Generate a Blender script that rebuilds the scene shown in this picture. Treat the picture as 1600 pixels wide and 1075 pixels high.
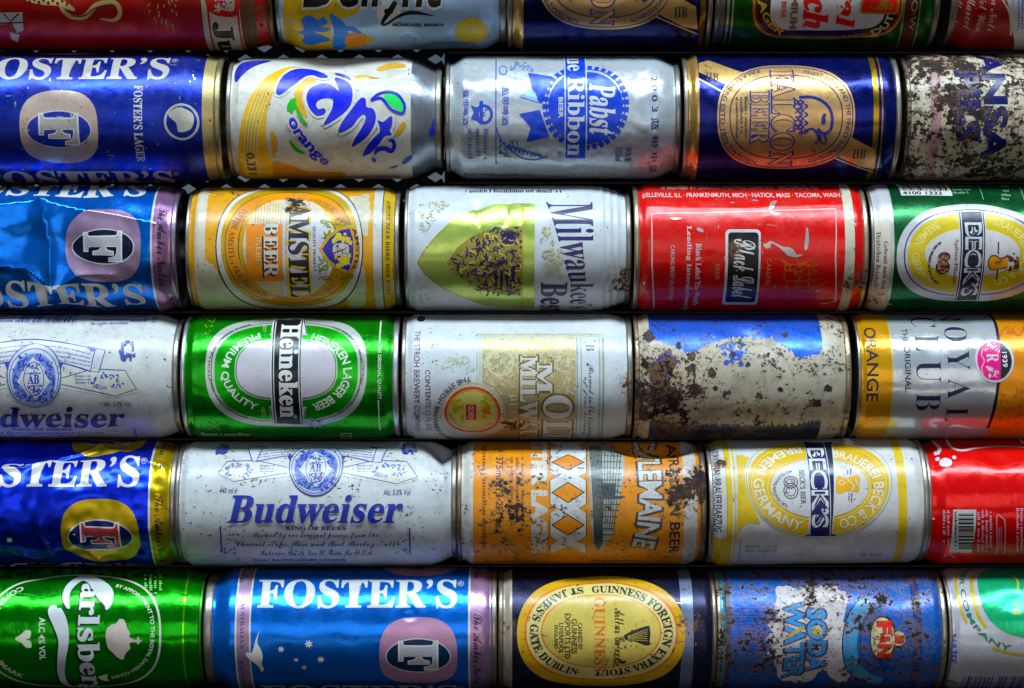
import bpy, bmesh, math, random
import numpy as np
from mathutils import Vector, Matrix, noise
from mathutils.geometry import tessellate_polygon

for o in list(bpy.data.objects):
    bpy.data.objects.remove(o, do_unlink=True)
SC = bpy.context.scene
COL = SC.collection
rng = random.Random(11)

# ------------------------------------------------------------------ camera
PX = 1 / 3000.0            # metres per photo pixel in the plane of the can axes
D = 1.1                    # camera distance to that plane
cam = bpy.data.cameras.new('camera')
cam.sensor_width = 36.0
cam.lens = 36.0 * D / (1600 * PX)
cam.clip_start = 0.01
cam.clip_end = 500
cam_o = bpy.data.objects.new('camera', cam)
cam_o.location = (0, -D, 0)
cam_o.rotation_euler = (math.radians(90), 0, 0)
COL.objects.link(cam_o)
SC.camera = cam_o

# ------------------------------------------------------------------ light
W = bpy.data.worlds.new('World')
SC.world = W
W.use_nodes = True
wn = W.node_tree.nodes
bg = wn['Background']
sky = wn.new('ShaderNodeTexSky')
sky.sky_type = 'NISHITA'
sky.sun_disc = False
sky.sun_elevation = math.radians(55)
sky.sun_rotation = math.radians(160)
sky.dust_density = 0.2
sky.ozone_density = 4.0
W.node_tree.links.new(sky.outputs[0], bg.inputs[0])
bg.inputs[1].default_value = 0.022

def lamp(name, loc, target, sx, sy, power, color):
    l = bpy.data.lights.new(name, 'AREA')
    l.shape = 'RECTANGLE'
    l.size = sx; l.size_y = sy
    l.energy = power
    l.color = color
    o = bpy.data.objects.new(name, l)
    o.location = loc
    d = Vector(target) - Vector(loc)
    o.rotation_euler = d.to_track_quat('-Z', 'Y').to_euler()
    COL.objects.link(o)
    return o
lamp('overhead_lamp', (0.05, -0.95, 1.70), (0, 0, 0.0), 2.6, 0.32, 98, (0.72, 0.89, 1.0))
lamp('front_fill', (0.05, -2.1, 0.10), (0, 0, 0.0), 1.5, 0.8, 5.2, (1.0, 0.96, 0.93))  # added soft fill from the front that lifts the whites
lamp('low_fill', (0.1, -1.5, -0.62), (0, 0, -0.05), 2.0, 0.16, 1.3, (1.0, 0.84, 0.74))  # added low fill standing in for light off the ground
SC.view_settings.view_transform = 'Standard'
SC.view_settings.look = 'None'
SC.view_settings.exposure = -0.22
SC.view_settings.gamma = 1.0
SC.view_settings.use_curve_mapping = False
SC.cycles.max_bounces = 5
SC.cycles.diffuse_bounces = 1
SC.cycles.glossy_bounces = 3
SC.cycles.use_denoising = True

# ------------------------------------------------------------------ colour and material
def lin(c):
    return tuple(((x / 255) / 12.92 if x / 255 <= 0.04045 else ((x / 255 + 0.055) / 1.055) ** 2.4) for x in c)

def ink(c):
    """print colours are strong; near-neutral ones stay as they are"""
    r = lin(c); m = max(r); ch = (m - min(r)) / (m + 1e-6)
    k = 1 + (.06 if r[2] == m else .18 if r[1] > .45 * r[0] and r[0] == m else .36) * min(1., max(0., (ch - .3) / .4)); y = .3 * r[0] + .5 * r[1] + .2 * r[2]
    if ch < .3 and y > .35: r = (r[0] * .93, r[1] * .90, r[2] * .84)      # pale neutrals made slightly darker and warmer
    return tuple(min(.92, max(.0015, y + (x - y) * k)) if ch >= .3 else x for x in r)

def build_group():
    """weathered print on tinplate: base colour under rust, specks, grime and scratches"""
    g = bpy.data.node_groups.new('aged_print', 'ShaderNodeTree')
    def sock(n, t, d, io='INPUT'):
        s = g.interface.new_socket(n, in_out=io, socket_type=t)
        if d is not None: s.default_value = d
    sock('Color', 'NodeSocketColor', (1, 1, 1, 1))
    for n, d in (('Metallic', 0), ('Roughness', .35), ('Rust', 0), ('Specks', .3), ('Grime', .3), ('Scratch', .1),
                 ('Hot1', 0), ('Rad1', 1), ('Hot2', 0), ('Rad2', 1), ('Crinkle', 0), ('Dark', 0)):
        sock(n, 'NodeSocketFloat', d)
    for n in ('Seed', 'Cen1', 'Cen2'):
        sock(n, 'NodeSocketVector', (0, 0, 0))
    sock('BSDF', 'NodeSocketShader', None, 'OUTPUT')
    N = g.nodes; L = g.links
    gi = N.new('NodeGroupInput'); go = N.new('NodeGroupOutput')
    I = gi.outputs
    def node(t, **kw):
        n = N.new(t)
        for k, v in kw.items(): setattr(n, k, v)
        return n
    def math_(op, a, b=None, clamp=False):
        n = node('ShaderNodeMath', operation=op, use_clamp=clamp)
        for i, v in enumerate((a, b)):
            if v is None: continue
            if isinstance(v, (int, float)): n.inputs[i].default_value = v
            else: L.new(v, n.inputs[i])
        return n.outputs[0]
    def noise_(vec, scale, detail=4, rough=.55):
        n = node('ShaderNodeTexNoise')
        n.inputs['Scale'].default_value = scale; n.inputs['Detail'].default_value = detail
        n.inputs['Roughness'].default_value = rough
        L.new(vec, n.inputs['Vector'])
        return n.outputs['Fac']
    def remap(v, a, b, c=0., d=1.):
        n = node('ShaderNodeMapRange', clamp=True)
        L.new(v, n.inputs[0])
        for i, x in enumerate((a, b, c, d)):
            if isinstance(x, (int, float)): n.inputs[i + 1].default_value = x
            else: L.new(x, n.inputs[i + 1])
        return n.outputs[0]
    def mix(f, a, b, mode='MIX'):
        n = node('ShaderNodeMix', data_type='RGBA', blend_type=mode)
        if isinstance(f, (int, float)): n.inputs[0].default_value = f
        else: L.new(f, n.inputs[0])
        for i, v in ((6, a), (7, b)):
            if isinstance(v, tuple): n.inputs[i].default_value = (*v, 1)
            else: L.new(v, n.inputs[i])
        return n.outputs[2]
    tc = node('ShaderNodeTexCoord')
    add = node('ShaderNodeVectorMath', operation='ADD')
    L.new(tc.outputs['Object'], add.inputs[0]); L.new(I['Seed'], add.inputs[1])
    P = add.outputs[0]
    # how much rust here: even amount plus two worn places
    def hot(cen, rad, amt):
        d = node('ShaderNodeVectorMath', operation='DISTANCE')
        L.new(tc.outputs['Object'], d.inputs[0]); L.new(cen, d.inputs[1])
        q = math_('DIVIDE', d.outputs['Value'], rad)
        q = math_('SUBTRACT', 1.0, q, True)
        return math_('MULTIPLY', math_('POWER', q, .8), math_('MULTIPLY', amt, .85))
    amt = math_('ADD', I['Rust'], math_('ADD', hot(I['Cen1'], I['Rad1'], I['Hot1']), hot(I['Cen2'], I['Rad2'], I['Hot2'])))
    n1 = noise_(P, 85, 6, .70)
    n2 = noise_(P, 420, 4, .65)
    rn = math_('ADD', math_('MULTIPLY', n1, .58), math_('MULTIPLY', n2, .42))
    thr = math_('SUBTRACT', .70, math_('MULTIPLY', amt, .28))
    rust = remap(rn, thr, math_('ADD', thr, .035))
    halo = remap(rn, math_('SUBTRACT', thr, .07), math_('ADD', thr, .02))
    halo = math_('MULTIPLY', halo, math_('MINIMUM', math_('MULTIPLY', amt, 2.0), 1.0))
    # fine dark specks
    gate = remap(noise_(P, 95, 3, .65), .46, .62)
    sn = noise_(P, 620, 3, .62)
    st = math_('SUBTRACT', .705, math_('MULTIPLY', math_('MULTIPLY', math_('ADD', math_('MULTIPLY', gate, .85), .18), I['Specks']), .20))
    speck = remap(sn, st, math_('ADD', st, .035), 0., .93)
    # grime film: soft brown-grey
    gr = remap(noise_(P, 38, 4, .62), .40, .72)
    gr2 = remap(noise_(P, 190, 3, .7), .42, .70)
    grime = math_('MULTIPLY', math_('ADD', math_('MULTIPLY', gr, .6), math_('MULTIPLY', gr2, .6)), math_('MULTIPLY', I['Grime'], 1.35), True)
    # scratches that bare the metal
    mp = node('ShaderNodeMapping'); mp.inputs['Scale'].default_value = (60, 420, 420); mp.inputs['Rotation'].default_value = (.2, .5, .3)
    L.new(P, mp.inputs['Vector'])
    sc1 = noise_(mp.outputs[0], 1.0, 3, .6)
    mp2 = node('ShaderNodeMapping'); mp2.inputs['Scale'].default_value = (500, 500, 90); mp2.inputs['Rotation'].default_value = (.4, .3, -.2)
    L.new(P, mp2.inputs['Vector'])
    sc2 = noise_(mp2.outputs[0], 1.0, 3, .6)
    sthr = math_('SUBTRACT', .80, math_('MULTIPLY', I['Scratch'], .14))
    scr = math_('MAXIMUM', remap(sc1, sthr, math_('ADD', sthr, .03)), remap(sc2, sthr, math_('ADD', sthr, .03)))
    # colours
    rc = node('ShaderNodeValToRGB')
    e = rc.color_ramp.elements
    e[0].position = .30; e[0].color = (.010, .006, .005, 1)
    e[1].position = .78; e[1].color = (.26, .115, .035, 1)
    m_ = rc.color_ramp.elements.new(.52); m_.color = (.075, .028, .011, 1)
    L.new(math_('ADD', math_('MULTIPLY', noise_(P, 190, 4, .7), 1.0), math_('MULTIPLY', I['Dark'], -.35)), rc.inputs[0])
    base = mix(math_('MULTIPLY', grime, .70), I['Color'], (.085, .062, .036))
    base = mix(remap(noise_(P, 55, 4, .6), .35, .7, 0., .16), base, mix(1.0, I['Color'], (.75, .72, .66), 'MULTIPLY'))
    base = mix(math_('MULTIPLY', halo, .55), base, (.30, .15, .045))
    base = mix(scr, base, (.62, .62, .63))
    base = mix(speck, base, (.022, .016, .012))
    base = mix(rust, base, rc.outputs[0])
    nometal = math_('SUBTRACT', 1.0, math_('MAXIMUM', math_('MAXIMUM', rust, speck), math_('MULTIPLY', grime, .4)), True)
    met = math_('MULTIPLY', math_('MAXIMUM', I['Metallic'], scr), nometal)
    ro = math_('ADD', I['Roughness'], math_('MULTIPLY', math_('SUBTRACT', noise_(P, 120, 4, .65), .5), .40))
    ro = math_('SUBTRACT', ro, math_('MULTIPLY', I['Metallic'], .03))
    ro = math_('ADD', ro, math_('ADD', math_('MULTIPLY', rust, .5), math_('MULTIPLY', grime, .25)), True)
    # relief: orange-peel, handling dings, rust crust, crinkled foil
    hgt = math_('ADD', math_('MULTIPLY', noise_(P, 70, 3, .5), .62), math_('MULTIPLY', noise_(P, 700, 2, .5), .03))
    hgt = math_('ADD', hgt, math_('MULTIPLY', math_('MULTIPLY', noise_(P, 330, 2, .6), I['Rust']), .5))
    v3 = node('ShaderNodeTexVoronoi', feature='F1'); v3.inputs['Scale'].default_value = 75; v3.inputs['Detail'].default_value = 1.5
    L.new(P, v3.inputs['Vector'])
    hgt = math_('ADD', hgt, math_('MULTIPLY', math_('MULTIPLY', v3.outputs['Distance'], I['Crinkle']), 1.0))
    bp = node('ShaderNodeBump'); bp.inputs['Strength'].default_value = .55; bp.inputs['Distance'].default_value = .0011
    L.new(hgt, bp.inputs['Height'])
    bs = node('ShaderNodeBsdfPrincipled')
    L.new(base, bs.inputs['Base Color']); L.new(met, bs.inputs['Metallic']); L.new(ro, bs.inputs['Roughness'])
    L.new(bp.outputs[0], bs.inputs['Normal'])
    bs.inputs['Specular IOR Level'].default_value = .40
    L.new(bs.outputs[0], go.inputs['BSDF'])
    return g
AGED = build_group()

def simple_mat(name, color, rough=.6, metal=0., nscale=60, var=.4, bump=.3):
    m = bpy.data.materials.new(name); m.use_nodes = True
    nt = m.node_tree; b = nt.nodes['Principled BSDF']
    tc = nt.nodes.new('ShaderNodeTexCoord'); n = nt.nodes.new('ShaderNodeTexNoise')
    n.inputs['Scale'].default_value = nscale; n.inputs['Detail'].default_value = 6
    nt.links.new(tc.outputs['Object'], n.inputs['Vector'])
    r = nt.nodes.new('ShaderNodeValToRGB')
    r.color_ramp.elements[0].color = (*[c * (1 - var) for c in color], 1)
    r.color_ramp.elements[1].color = (*[min(1, c * (1 + var)) for c in color], 1)
    r.color_ramp.elements[0].position = .3; r.color_ramp.elements[1].position = .7
    nt.links.new(n.outputs['Fac'], r.inputs[0]); nt.links.new(r.outputs[0], b.inputs['Base Color'])
    b.inputs['Roughness'].default_value = rough; b.inputs['Metallic'].default_value = metal
    bp = nt.nodes.new('ShaderNodeBump'); bp.inputs['Strength'].default_value = bump; bp.inputs['Distance'].default_value = .001
    nt.links.new(n.outputs['Fac'], bp.inputs['Height']); nt.links.new(bp.outputs[0], b.inputs['Normal'])
    return m

# ------------------------------------------------------------------ lettering as outlines
# cuts: bold serif, script, and the plain sans drawn light, bold or slanted (maths, extra weight, slant)
FONTS = {'sb': (1, 0., 0.), 'bi': (1, 0., .24), 'mo': (1, 0., 0.), 'scr': (2, 0., 0.), 's': (0, 0., 0.), 'sl': (0, 0., 0.),
         'ss': (0, .022, 0.), 'si': (0, .014, .22), 'it': (0, 0., .25)}
MATHS = {1: (0x1D400, 0x1D41A, 0x1D7CE), 2: (0x1D4D0, 0x1D4EA, 0x1D7CE)}
_tcache = {}
_tob = None
def glyphs(s, font, off=0.0):
    """2-D triangles of a line of lettering, one unit = one em"""
    key = (s, font, off)
    if key in _tcache: return _tcache[key]
    m, w, slant = FONTS[font]
    t = s
    if m:
        f = MATHS[m]; t = ''
        for ch in s:
            if 'A' <= ch <= 'Z': t += chr(f[0] + ord(ch) - 65)
            elif 'a' <= ch <= 'z': t += chr(f[1] + ord(ch) - 97)
            elif '0' <= ch <= '9': t += chr(f[2] + ord(ch) - 48)
            else: t += ch
    global _tob
    if _tob is None: _tob = bpy.data.objects.new('type', bpy.data.curves.new('type', 'FONT'))
    ob = _tob; cu = ob.data
    cu.body = t; cu.size = 1; cu.resolution_u = 3; cu.offset = off + w
    me = ob.to_mesh()
    n = len(me.vertices); co = np.empty(n * 3); me.vertices.foreach_get('co', co)
    V = co.reshape(-1, 3)[:, :2].copy()
    V[:, 0] += slant * V[:, 1]
    me.calc_loop_triangles()
    T = np.empty(len(me.loop_triangles) * 3, dtype=np.int64); me.loop_triangles.foreach_get('vertices', T)
    ob.to_mesh_clear()
    _tcache[key] = (V, T.reshape(-1, 3))
    return _tcache[key]

def catmull(pts, closed=False, n=6):
    pts = [np.array(p, float) for p in pts]; out = []
    m = len(pts)
    for i in range(m if closed else m - 1):
        if closed: p0, p1, p2, p3 = pts[i - 1], pts[i], pts[(i + 1) % m], pts[(i + 2) % m]
        else: p0, p1, p2, p3 = pts[max(i - 1, 0)], pts[i], pts[i + 1], pts[min(i + 2, m - 1)]
        for k in range(n):
            t = k / n
            out.append(.5 * (2 * p1 + (p2 - p0) * t + (2 * p0 - 5 * p1 + 4 * p2 - p3) * t * t + (3 * p1 - p0 - 3 * p2 + p3) * t ** 3))
    if not closed: out.append(pts[-1])
    return out

# ------------------------------------------------------------------ the can
STEEL = lin((190, 186, 176)); DARK = lin((14, 14, 18))
class Can:
    n_made = 0
    def __init__(s, name, label, x0, x1, top, bot, left=(26, .86, 8), right=(26, .86, 8), tilt=0., body=(200, 205, 212), bm=0., br=.29,
                 dents=(), rust=0., specks=.25, grime=.3, scratch=.1, crinkle=0., hot=(), dark=0., ribs=None, group=None, rimcol=None, ref=None, seed=None):
        Can.n_made += 1
        s.seed = seed if seed is not None else Can.n_made * 3.77
        top += 1.5; bot -= 1.7                              # shrunk to open dark gaps between rows for the added rails
        s.x0, s.x1, s.cy, s.rp = x0, x1, (top + bot) / 2, (bot - top) / 2
        s.R = s.rp / 3.0                                    # mm
        s.xc = (x0 + x1) / 2
        s.half = (x1 - x0) / 6.0
        s.tilt = math.radians(tilt)
        s.left, s.right, s.ribs = left, right, ribs
        s.zc = (537.5 - s.cy) / 3.0
        s.zoom(0, 0, 1)
        s.shift = (0., 0.); s.refgeo = None
        s.first = {}; s.boxes = []; s.mats = {}; s.prm = dict(Rust=rust, Specks=specks, Grime=grime, Scratch=scratch, Crinkle=crinkle, Dark=dark)
        s.hot = hot
        e = bpy.data.objects.new(name, None); COL.objects.link(e)
        e.location = ((s.xc - 800) * PX, 0, s.zc / 1000); e.rotation_euler = (0, s.tilt, 0)
        e.empty_display_size = .02
        e['label'] = label; e['category'] = 'drink can'; e['group'] = 'old drink cans stacked on their sides'
        s.root = e
        s.dents = []
        for d in dents:
            if d[0] == 'g':
                u, v = s.uv(d[1], d[2]); s.dents.append(('g', u, v) + tuple(d[3:]))
            elif d[0] == 'c':
                s.dents.append(('c', [s.uv(*p) for p in d[1]]) + tuple(d[2:]))
            else: s.dents.append(d)
        if not s.dents:                                     # ordinary handling dings
            r = random.Random(int(s.seed * 10))
            s.dents = [('n', .15, 13)] + [('g', r.uniform(-.7, .7) * s.half, r.uniform(-.9, 1.0) * s.R, r.uniform(8, 14), r.uniform(6, 10), r.uniform(.4, 1.2), r.uniform(0, 180)) for _ in range(4)]
        s.fine = any(d[0] == 'c' or (d[0] == 'g' and min(d[3], d[4]) < 5.5) for d in s.dents)
        s.body_mesh(body, bm, br, rimcol)
    # ---- mapping photo pixels to the can's own printed sheet (u along the can, v round it, mm)
    def zoom(s, ox, oy, k): s.z = (ox, oy, k)
    def pt(s, x, y): return s.z[0] + x / s.z[2], s.z[1] + y / s.z[2]
    def uv(s, x, y):
        x, y = s.pt(x, y)
        if s.refgeo: cx, cy, R, zc, tilt = s.refgeo
        else: cx, cy, R, zc, tilt = s.xc, s.cy, s.R, s.zc, s.tilt
        Dm = D * 1000
        o = np.array([-(cx - 800) / 3.0, -Dm, -zc])
        p = np.array([(x - cx) / 3.0, 0, (537.5 - y) / 3.0 - zc])
        c_, s_ = math.cos(tilt), math.sin(tilt)
        rot = lambda a: np.array([a[0] * c_ - a[2] * s_, a[1], a[0] * s_ + a[2] * c_])
        o, p = rot(o), rot(p); d = p - o
        lim = R * .992; ex = 0.
        zz = abs(p[2])
        if zz > lim:
            ex = (zz - lim) * math.copysign(1, p[2]); d = d.copy(); d[2] = math.copysign(lim, p[2]) - o[2]
        a = d[1] ** 2 + d[2] ** 2; b = 2 * (o[1] * d[1] + o[2] * d[2]); c = o[1] ** 2 + o[2] ** 2 - R * R
        q = b * b - 4 * a * c
        t = (-b - math.sqrt(max(q, 0))) / (2 * a)
        h = o + t * d
        return h[0] + s.shift[0], R * math.atan2(h[2], -h[1]) + ex * 1.6 + s.shift[1]
    def box(s, x0, y0, x1, y1):
        xm, ym = (x0 + x1) / 2, (y0 + y1) / 2
        return s.uv(x0, ym)[0], s.uv(xm, y1)[1], s.uv(x1, ym)[0], s.uv(xm, y0)[1]
    # ---- surface
    def prof(s, u):
        h = s.half; r = np.ones_like(u)
        for sgn, (ln, fr, w) in ((-1, s.left), (1, s.right)):
            dist = h - sgn * u - w / 3.0
            t = np.clip(1 - dist / max(ln / 3.0, .01), 0, 1)
            t2 = t * t * (3 - 2 * t)
            r = r - (1 - fr) * np.where(t > 0, .55 * t + .45 * t2 * t, 0) if sgn > 0 else r - (1 - fr) * t2
        if s.ribs:
            for (uc, wd, hh) in s.ribs:
                r = r + hh * np.exp(-((u - uc) / wd) ** 2)
        return r * s.R
    def dent(s, u, v):
        d = np.zeros_like(u)
        for t in s.dents:
            if t[0] == 'g':
                _, cu, cv, ru, rv, dep, *a = t
                a = math.radians(a[0]) if a else 0
                x = (u - cu) * math.cos(a) + (v - cv) * math.sin(a); y = -(u - cu) * math.sin(a) + (v - cv) * math.cos(a)
                q = (x / ru) ** 2 + (y / rv) ** 2
                d -= dep * np.exp(-q ** 1.3)
            elif t[0] == 'c':
                _, pl, wd, hh = t
                best = np.full_like(u, 1e9)
                for (a, b) in zip(pl[:-1], pl[1:]):
                    ax, ay = a; bx, by = b[0] - ax, b[1] - ay
                    k = np.clip(((u - ax) * bx + (v - ay) * by) / (bx * bx + by * by + 1e-9), 0, 1)
                    best = np.minimum(best, np.hypot(u - ax - k * bx, v - ay - k * by))
                d += hh * np.exp(-(best ** 2 + .16) ** .5 / wd)
            elif t[0] == 'n':
                _, amp, scl = t
                r = random.Random(int(s.seed * 100) + int(scl * 10))
                for k in range(7):
                    a = r.uniform(0, math.pi); f = r.uniform(.55, 1.5) * 2.2 / scl; p = r.uniform(0, 6.28)
                    b = a + math.pi / 2; g = r.uniform(.5, 1.4) * 2.2 / scl; q = r.uniform(0, 6.28)
                    d += amp * .36 * np.sin((u * math.cos(a) + v * math.sin(a)) * f + p) * np.sin((u * math.cos(b) + v * math.sin(b)) * g + q)
        return d
    def surf(s, u, v, off=0.):
        th = v / s.R
        fade = np.clip((s.half - np.abs(u) - 2.0) / 6.0, 0, 1) if s.dents else 0.
        back = np.clip((1.95 - np.abs(th)) / .5, 0, 1)
        r = s.prof(u) + (s.dent(u, v) * fade * back if s.dents else 0.) + off
        return np.stack([u, -r * np.cos(th), r * np.sin(th)], -1) / 1000
    def normals(s, u, v):
        e = .25
        a = s.surf(u + e, v) - s.surf(u - e, v); b = s.surf(u, v + e) - s.surf(u, v - e)
        n = np.cross(a, b); n /= np.linalg.norm(n, axis=-1, keepdims=True) + 1e-12
        return n
    def dv(s): return s.R * math.radians(2.0 if s.fine else 3.0)
    def du(s): return 1.6 if s.fine else 3.2
    def obj(s, name, V, F, mat, Nn=None, parent=None, label=None):
        me = bpy.data.meshes.new(name); me.from_pydata([tuple(p) for p in V], [], [tuple(int(i) for i in f) for f in F])
        me.materials.append(mat)
        me.polygons.foreach_set('use_smooth', [True] * len(me.polygons))
        if Nn is not None: me.normals_split_custom_set_from_vertices([tuple(n) for n in Nn])
        me.update()
        o = bpy.data.objects.new(name, me); COL.objects.link(o); o.parent = parent or s.root
        if label: o['label'] = label
        return o
    def mat(s, color, metal=0., rough=.35, **kw):
        key = (tuple(color), metal, rough, tuple(sorted(kw.items())))
        if key in s.mats: return s.mats[key]
        m = bpy.data.materials.new('print'); m.use_nodes = True
        nt = m.node_tree; nt.nodes.remove(nt.nodes['Principled BSDF'])
        g = nt.nodes.new('ShaderNodeGroup'); g.node_tree = AGED
        g.inputs['Color'].default_value = (*color, 1); g.inputs['Metallic'].default_value = metal; g.inputs['Roughness'].default_value = rough
        for k, v in {**s.prm, **kw}.items(): g.inputs[k].default_value = v
        g.inputs['Seed'].default_value = (s.seed, s.seed * .37, -s.seed * .61)
        for i, hcfg in enumerate(s.hot[:2]):
            hx, hy, hr, ha = hcfg
            z, r_, sh = s.z, s.refgeo, s.shift
            s.z = (0, 0, 1); s.refgeo = None; s.shift = (0., 0.)
            u, v = s.uv(hx, hy)
            s.z, s.refgeo, s.shift = z, r_, sh
            p = s.surf(np.array([u]), np.array([v]))[0]
            g.inputs['Cen%d' % (i + 1)].default_value = tuple(p); g.inputs['Rad%d' % (i + 1)].default_value = hr / 1000; g.inputs['Hot%d' % (i + 1)].default_value = ha
        nt.links.new(g.outputs[0], nt.nodes['Material Output'].inputs['Surface'])
        s.mats[key] = m
        return m
    def body_mesh(s, color, metal, rough, rimcol):
        h = s.half
        lw, rw = s.left[2] / 3.0, s.right[2] / 3.0
        us = np.arange(math.ceil((-h + lw) / s.du()) * s.du(), h - rw, s.du())
        us = np.unique(np.concatenate([[-h + lw, h - rw], us, np.linspace(-h + lw, -h + lw + s.left[0] / 3, 10), np.linspace(h - rw - s.right[0] / 3, h - rw, 12)]
                       + ([np.arange(r[0] - 4, r[0] + 4, .35) for r in s.ribs] if s.ribs else [])).round(4))
        us = us[(us >= -h + lw - .001) & (us <= h - rw + .001)]
        step = 2.0 if s.fine else 3.0
        th = np.concatenate([np.arange(-114, 114.1, step), np.arange(120, 241, 6)])
        th = np.radians(th); vs = th * s.R; vs = np.where(th > math.pi, (th - 2 * math.pi) * s.R, vs)
        U, Vv = np.meshgrid(us, vs, indexing='ij')
        V = s.surf(U, Vv).reshape(-1, 3); Nn = s.normals(U, Vv).reshape(-1, 3)
        nu, nv = len(us), len(vs)
        F = [(i * nv + j, (i + 1) * nv + j, (i + 1) * nv + (j + 1) % nv, i * nv + (j + 1) % nv) for i in range(nu - 1) for j in range(nv)]
        # outward winding check
        s.body = s.obj('body', V, F, s.mat(ink(color), metal, rough), Nn)
        rc = rimcol or (158, 152, 142)
        for sgn, (ln, fr, w), nm in ((-1, s.left, 'base'), (1, s.right, 'lid')):
            r = fr * s.R; w = w / 3.0; b = .9 if w > 2 else .5
            pr = [(0 - w - .15, r - .6), (-w - .1, r + .02), (-w * .9, r + b * .75), (-w * .7, r + b), (-w * .25, r + b), (-w * .06, r + b * .6), (0, r + b * .1), (-.1, r - .9), (-w * .5, r - 1.3), (-4.2, r - 2.0), (-4.6, r - 3.2), (-2.8, r - 4.4), (-2.4, r - 5.4), (-2.3, r * .45), (-2.2, .01)]
            n = 64; V = []; F = []
            for (x, rr) in pr:
                for k in range(n):
                    a = 2 * math.pi * k / n
                    V.append((sgn * (h + x) / 1000, -rr * math.cos(a) / 1000, rr * math.sin(a) / 1000))
            for i in range(len(pr) - 1):
                for k in range(n):
                    f = (i * n + k, (i + 1) * n + k, (i + 1) * n + (k + 1) % n, i * n + (k + 1) % n)
                    F.append(f if sgn > 0 else f[::-1])
            s.obj(nm, V, F, s.mat(lin(rc), .85, .36, Crinkle=0.))
    # ---- shapes on the printed sheet: each returns a list of (V, T)
    def rect(s, x0, y0, x1, y1):
        a, b, c, d = s.box(x0, y0, x1, y1)
        return [(np.array([(a, b), (c, b), (c, d), (a, d)]), np.array([(0, 1, 2), (0, 2, 3)]))]
    def band(s, x0, x1, half=125):
        a = s.uv(x0, s._midy())[0]; c = s.uv(x1, s._midy())[0]; v = s.R * math.radians(half)
        return [(np.array([(a, -v), (c, -v), (c, v), (a, v)]), np.array([(0, 1, 2), (0, 2, 3)]))]
    def _midy(s): return (s.cy - s.z[1]) * s.z[2]
    def tess(s, outer, *holes):
        loops = [[Vector((p[0], p[1], 0)) for p in l] for l in (outer,) + holes]
        T = tessellate_polygon(loops)
        V = np.array([p for l in (outer,) + holes for p in l], float)
        return [(V, np.array([t for t in T]))] if len(T) else []
    def poly(s, pts, smooth=False, n=5):
        q = [s.uv(*p) for p in pts]
        if smooth: q = [tuple(p) for p in catmull(q, True, n)]
        return s.tess(q)
    def ragged(s, pts, amp=9., seed=2, step=10.):
        """a torn or corroded outline"""
        out = []; r = random.Random(seed)
        for (x0, y0), (x1, y1) in zip(pts, pts[1:] + pts[:1]):
            n = max(1, int(math.hypot(x1 - x0, y1 - y0) / step))
            for k in range(n):
                t = k / n; x, y = x0 + (x1 - x0) * t, y0 + (y1 - y0) * t
                d = noise.noise_vector(Vector((x / 26, y / 26, seed))) * amp + noise.noise_vector(Vector((x / 9, y / 9, seed + 5))) * amp * .6
                out.append((x + d.x, y + d.y))
        q = [s.uv(*p) for p in out]
        sh = s.tess(q)
        P = np.array(q); A = abs(np.sum(P[:, 0] * np.roll(P[:, 1], -1) - P[:, 1] * np.roll(P[:, 0], -1))) / 2
        B = 0.
        for V, T in sh:
            a, b, c = V[T[:, 0]], V[T[:, 1]], V[T[:, 2]]
            B += np.abs((b[:, 0] - a[:, 0]) * (c[:, 1] - a[:, 1]) - (b[:, 1] - a[:, 1]) * (c[:, 0] - a[:, 0])).sum() / 2
        if abs(A - B) > .02 * A and amp > .5: return s.ragged(pts, amp * .6, seed, step)     # the outline crossed itself: calm it
        return sh
    def eroded(s, edge, yfar, amp, step=6., seed=3):
        """a field of print between a far line and a frayed edge given as pixel points from left to right"""
        ex = [p[0] for p in edge]; ey = [p[1] for p in edge]; top = []; bot = []
        x = ex[0]
        while x <= ex[-1]:
            y = float(np.interp(x, ex, ey)) + amp * (noise.noise(Vector((x / 40, seed, 0))) + .7 * noise.noise(Vector((x / 13, seed, 4))) + .4 * noise.noise(Vector((x / 5, seed, 9))))
            u, v = s.uv(x, y); top.append((u, s.uv(x, yfar)[1])); bot.append((u, v)); x += step
        n = len(top); V = np.array(top + bot)
        return [(V, np.array([t for i in range(n - 1) for t in ((i, i + 1, n + i + 1), (i, n + i + 1, n + i))]))]
    def uvell(s, cx, cy, rx, ry):
        a, b, c, d = s.box(cx - rx, cy - ry, cx + rx, cy + ry)
        return (a + c) / 2, (b + d) / 2, (c - a) / 2, (d - b) / 2
    def epts(s, E, e=2., n=72, k=1., a0=0, a1=360):
        out = []
        for i in range(n):
            t = math.radians(a0 + (a1 - a0) * i / n)
            c_, s_ = math.cos(t), math.sin(t)
            out.append((E[0] + E[2] * k * math.copysign(abs(c_) ** (2 / e), c_), E[1] + E[3] * k * math.copysign(abs(s_) ** (2 / e), s_)))
        return out
    def ell(s, cx, cy, rx, ry, e=2., n=72):
        return s.tess(s.epts(s.uvell(cx, cy, rx, ry), e, n))
    def ring(s, cx, cy, rx, ry, w, e=2., n=90, a0=0, a1=360):
        E = s.uvell(cx, cy, rx, ry); w = w / 3.0 / s.z[2] * 1.0
        Ei = (E[0], E[1], E[2] - w, E[3] - w)
        full = abs(a1 - a0) >= 359.9
        m = n if full else n + 1
        A = s.epts(E, e, n, 1, a0, a1); B = s.epts(Ei, e, n, 1, a0, a1)
        if not full:
            A.append(s.epts(E, e, 1, 1, a1, a1 + 1)[0]); B.append(s.epts(Ei, e, 1, 1, a1, a1 + 1)[0])
        V = np.array(A + B); T = []
        for i in range(n):
            j = (i + 1) % m
            T += [(i, j, m + j), (i, m + j, m + i)]
        return [(V, np.array(T))]
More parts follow.
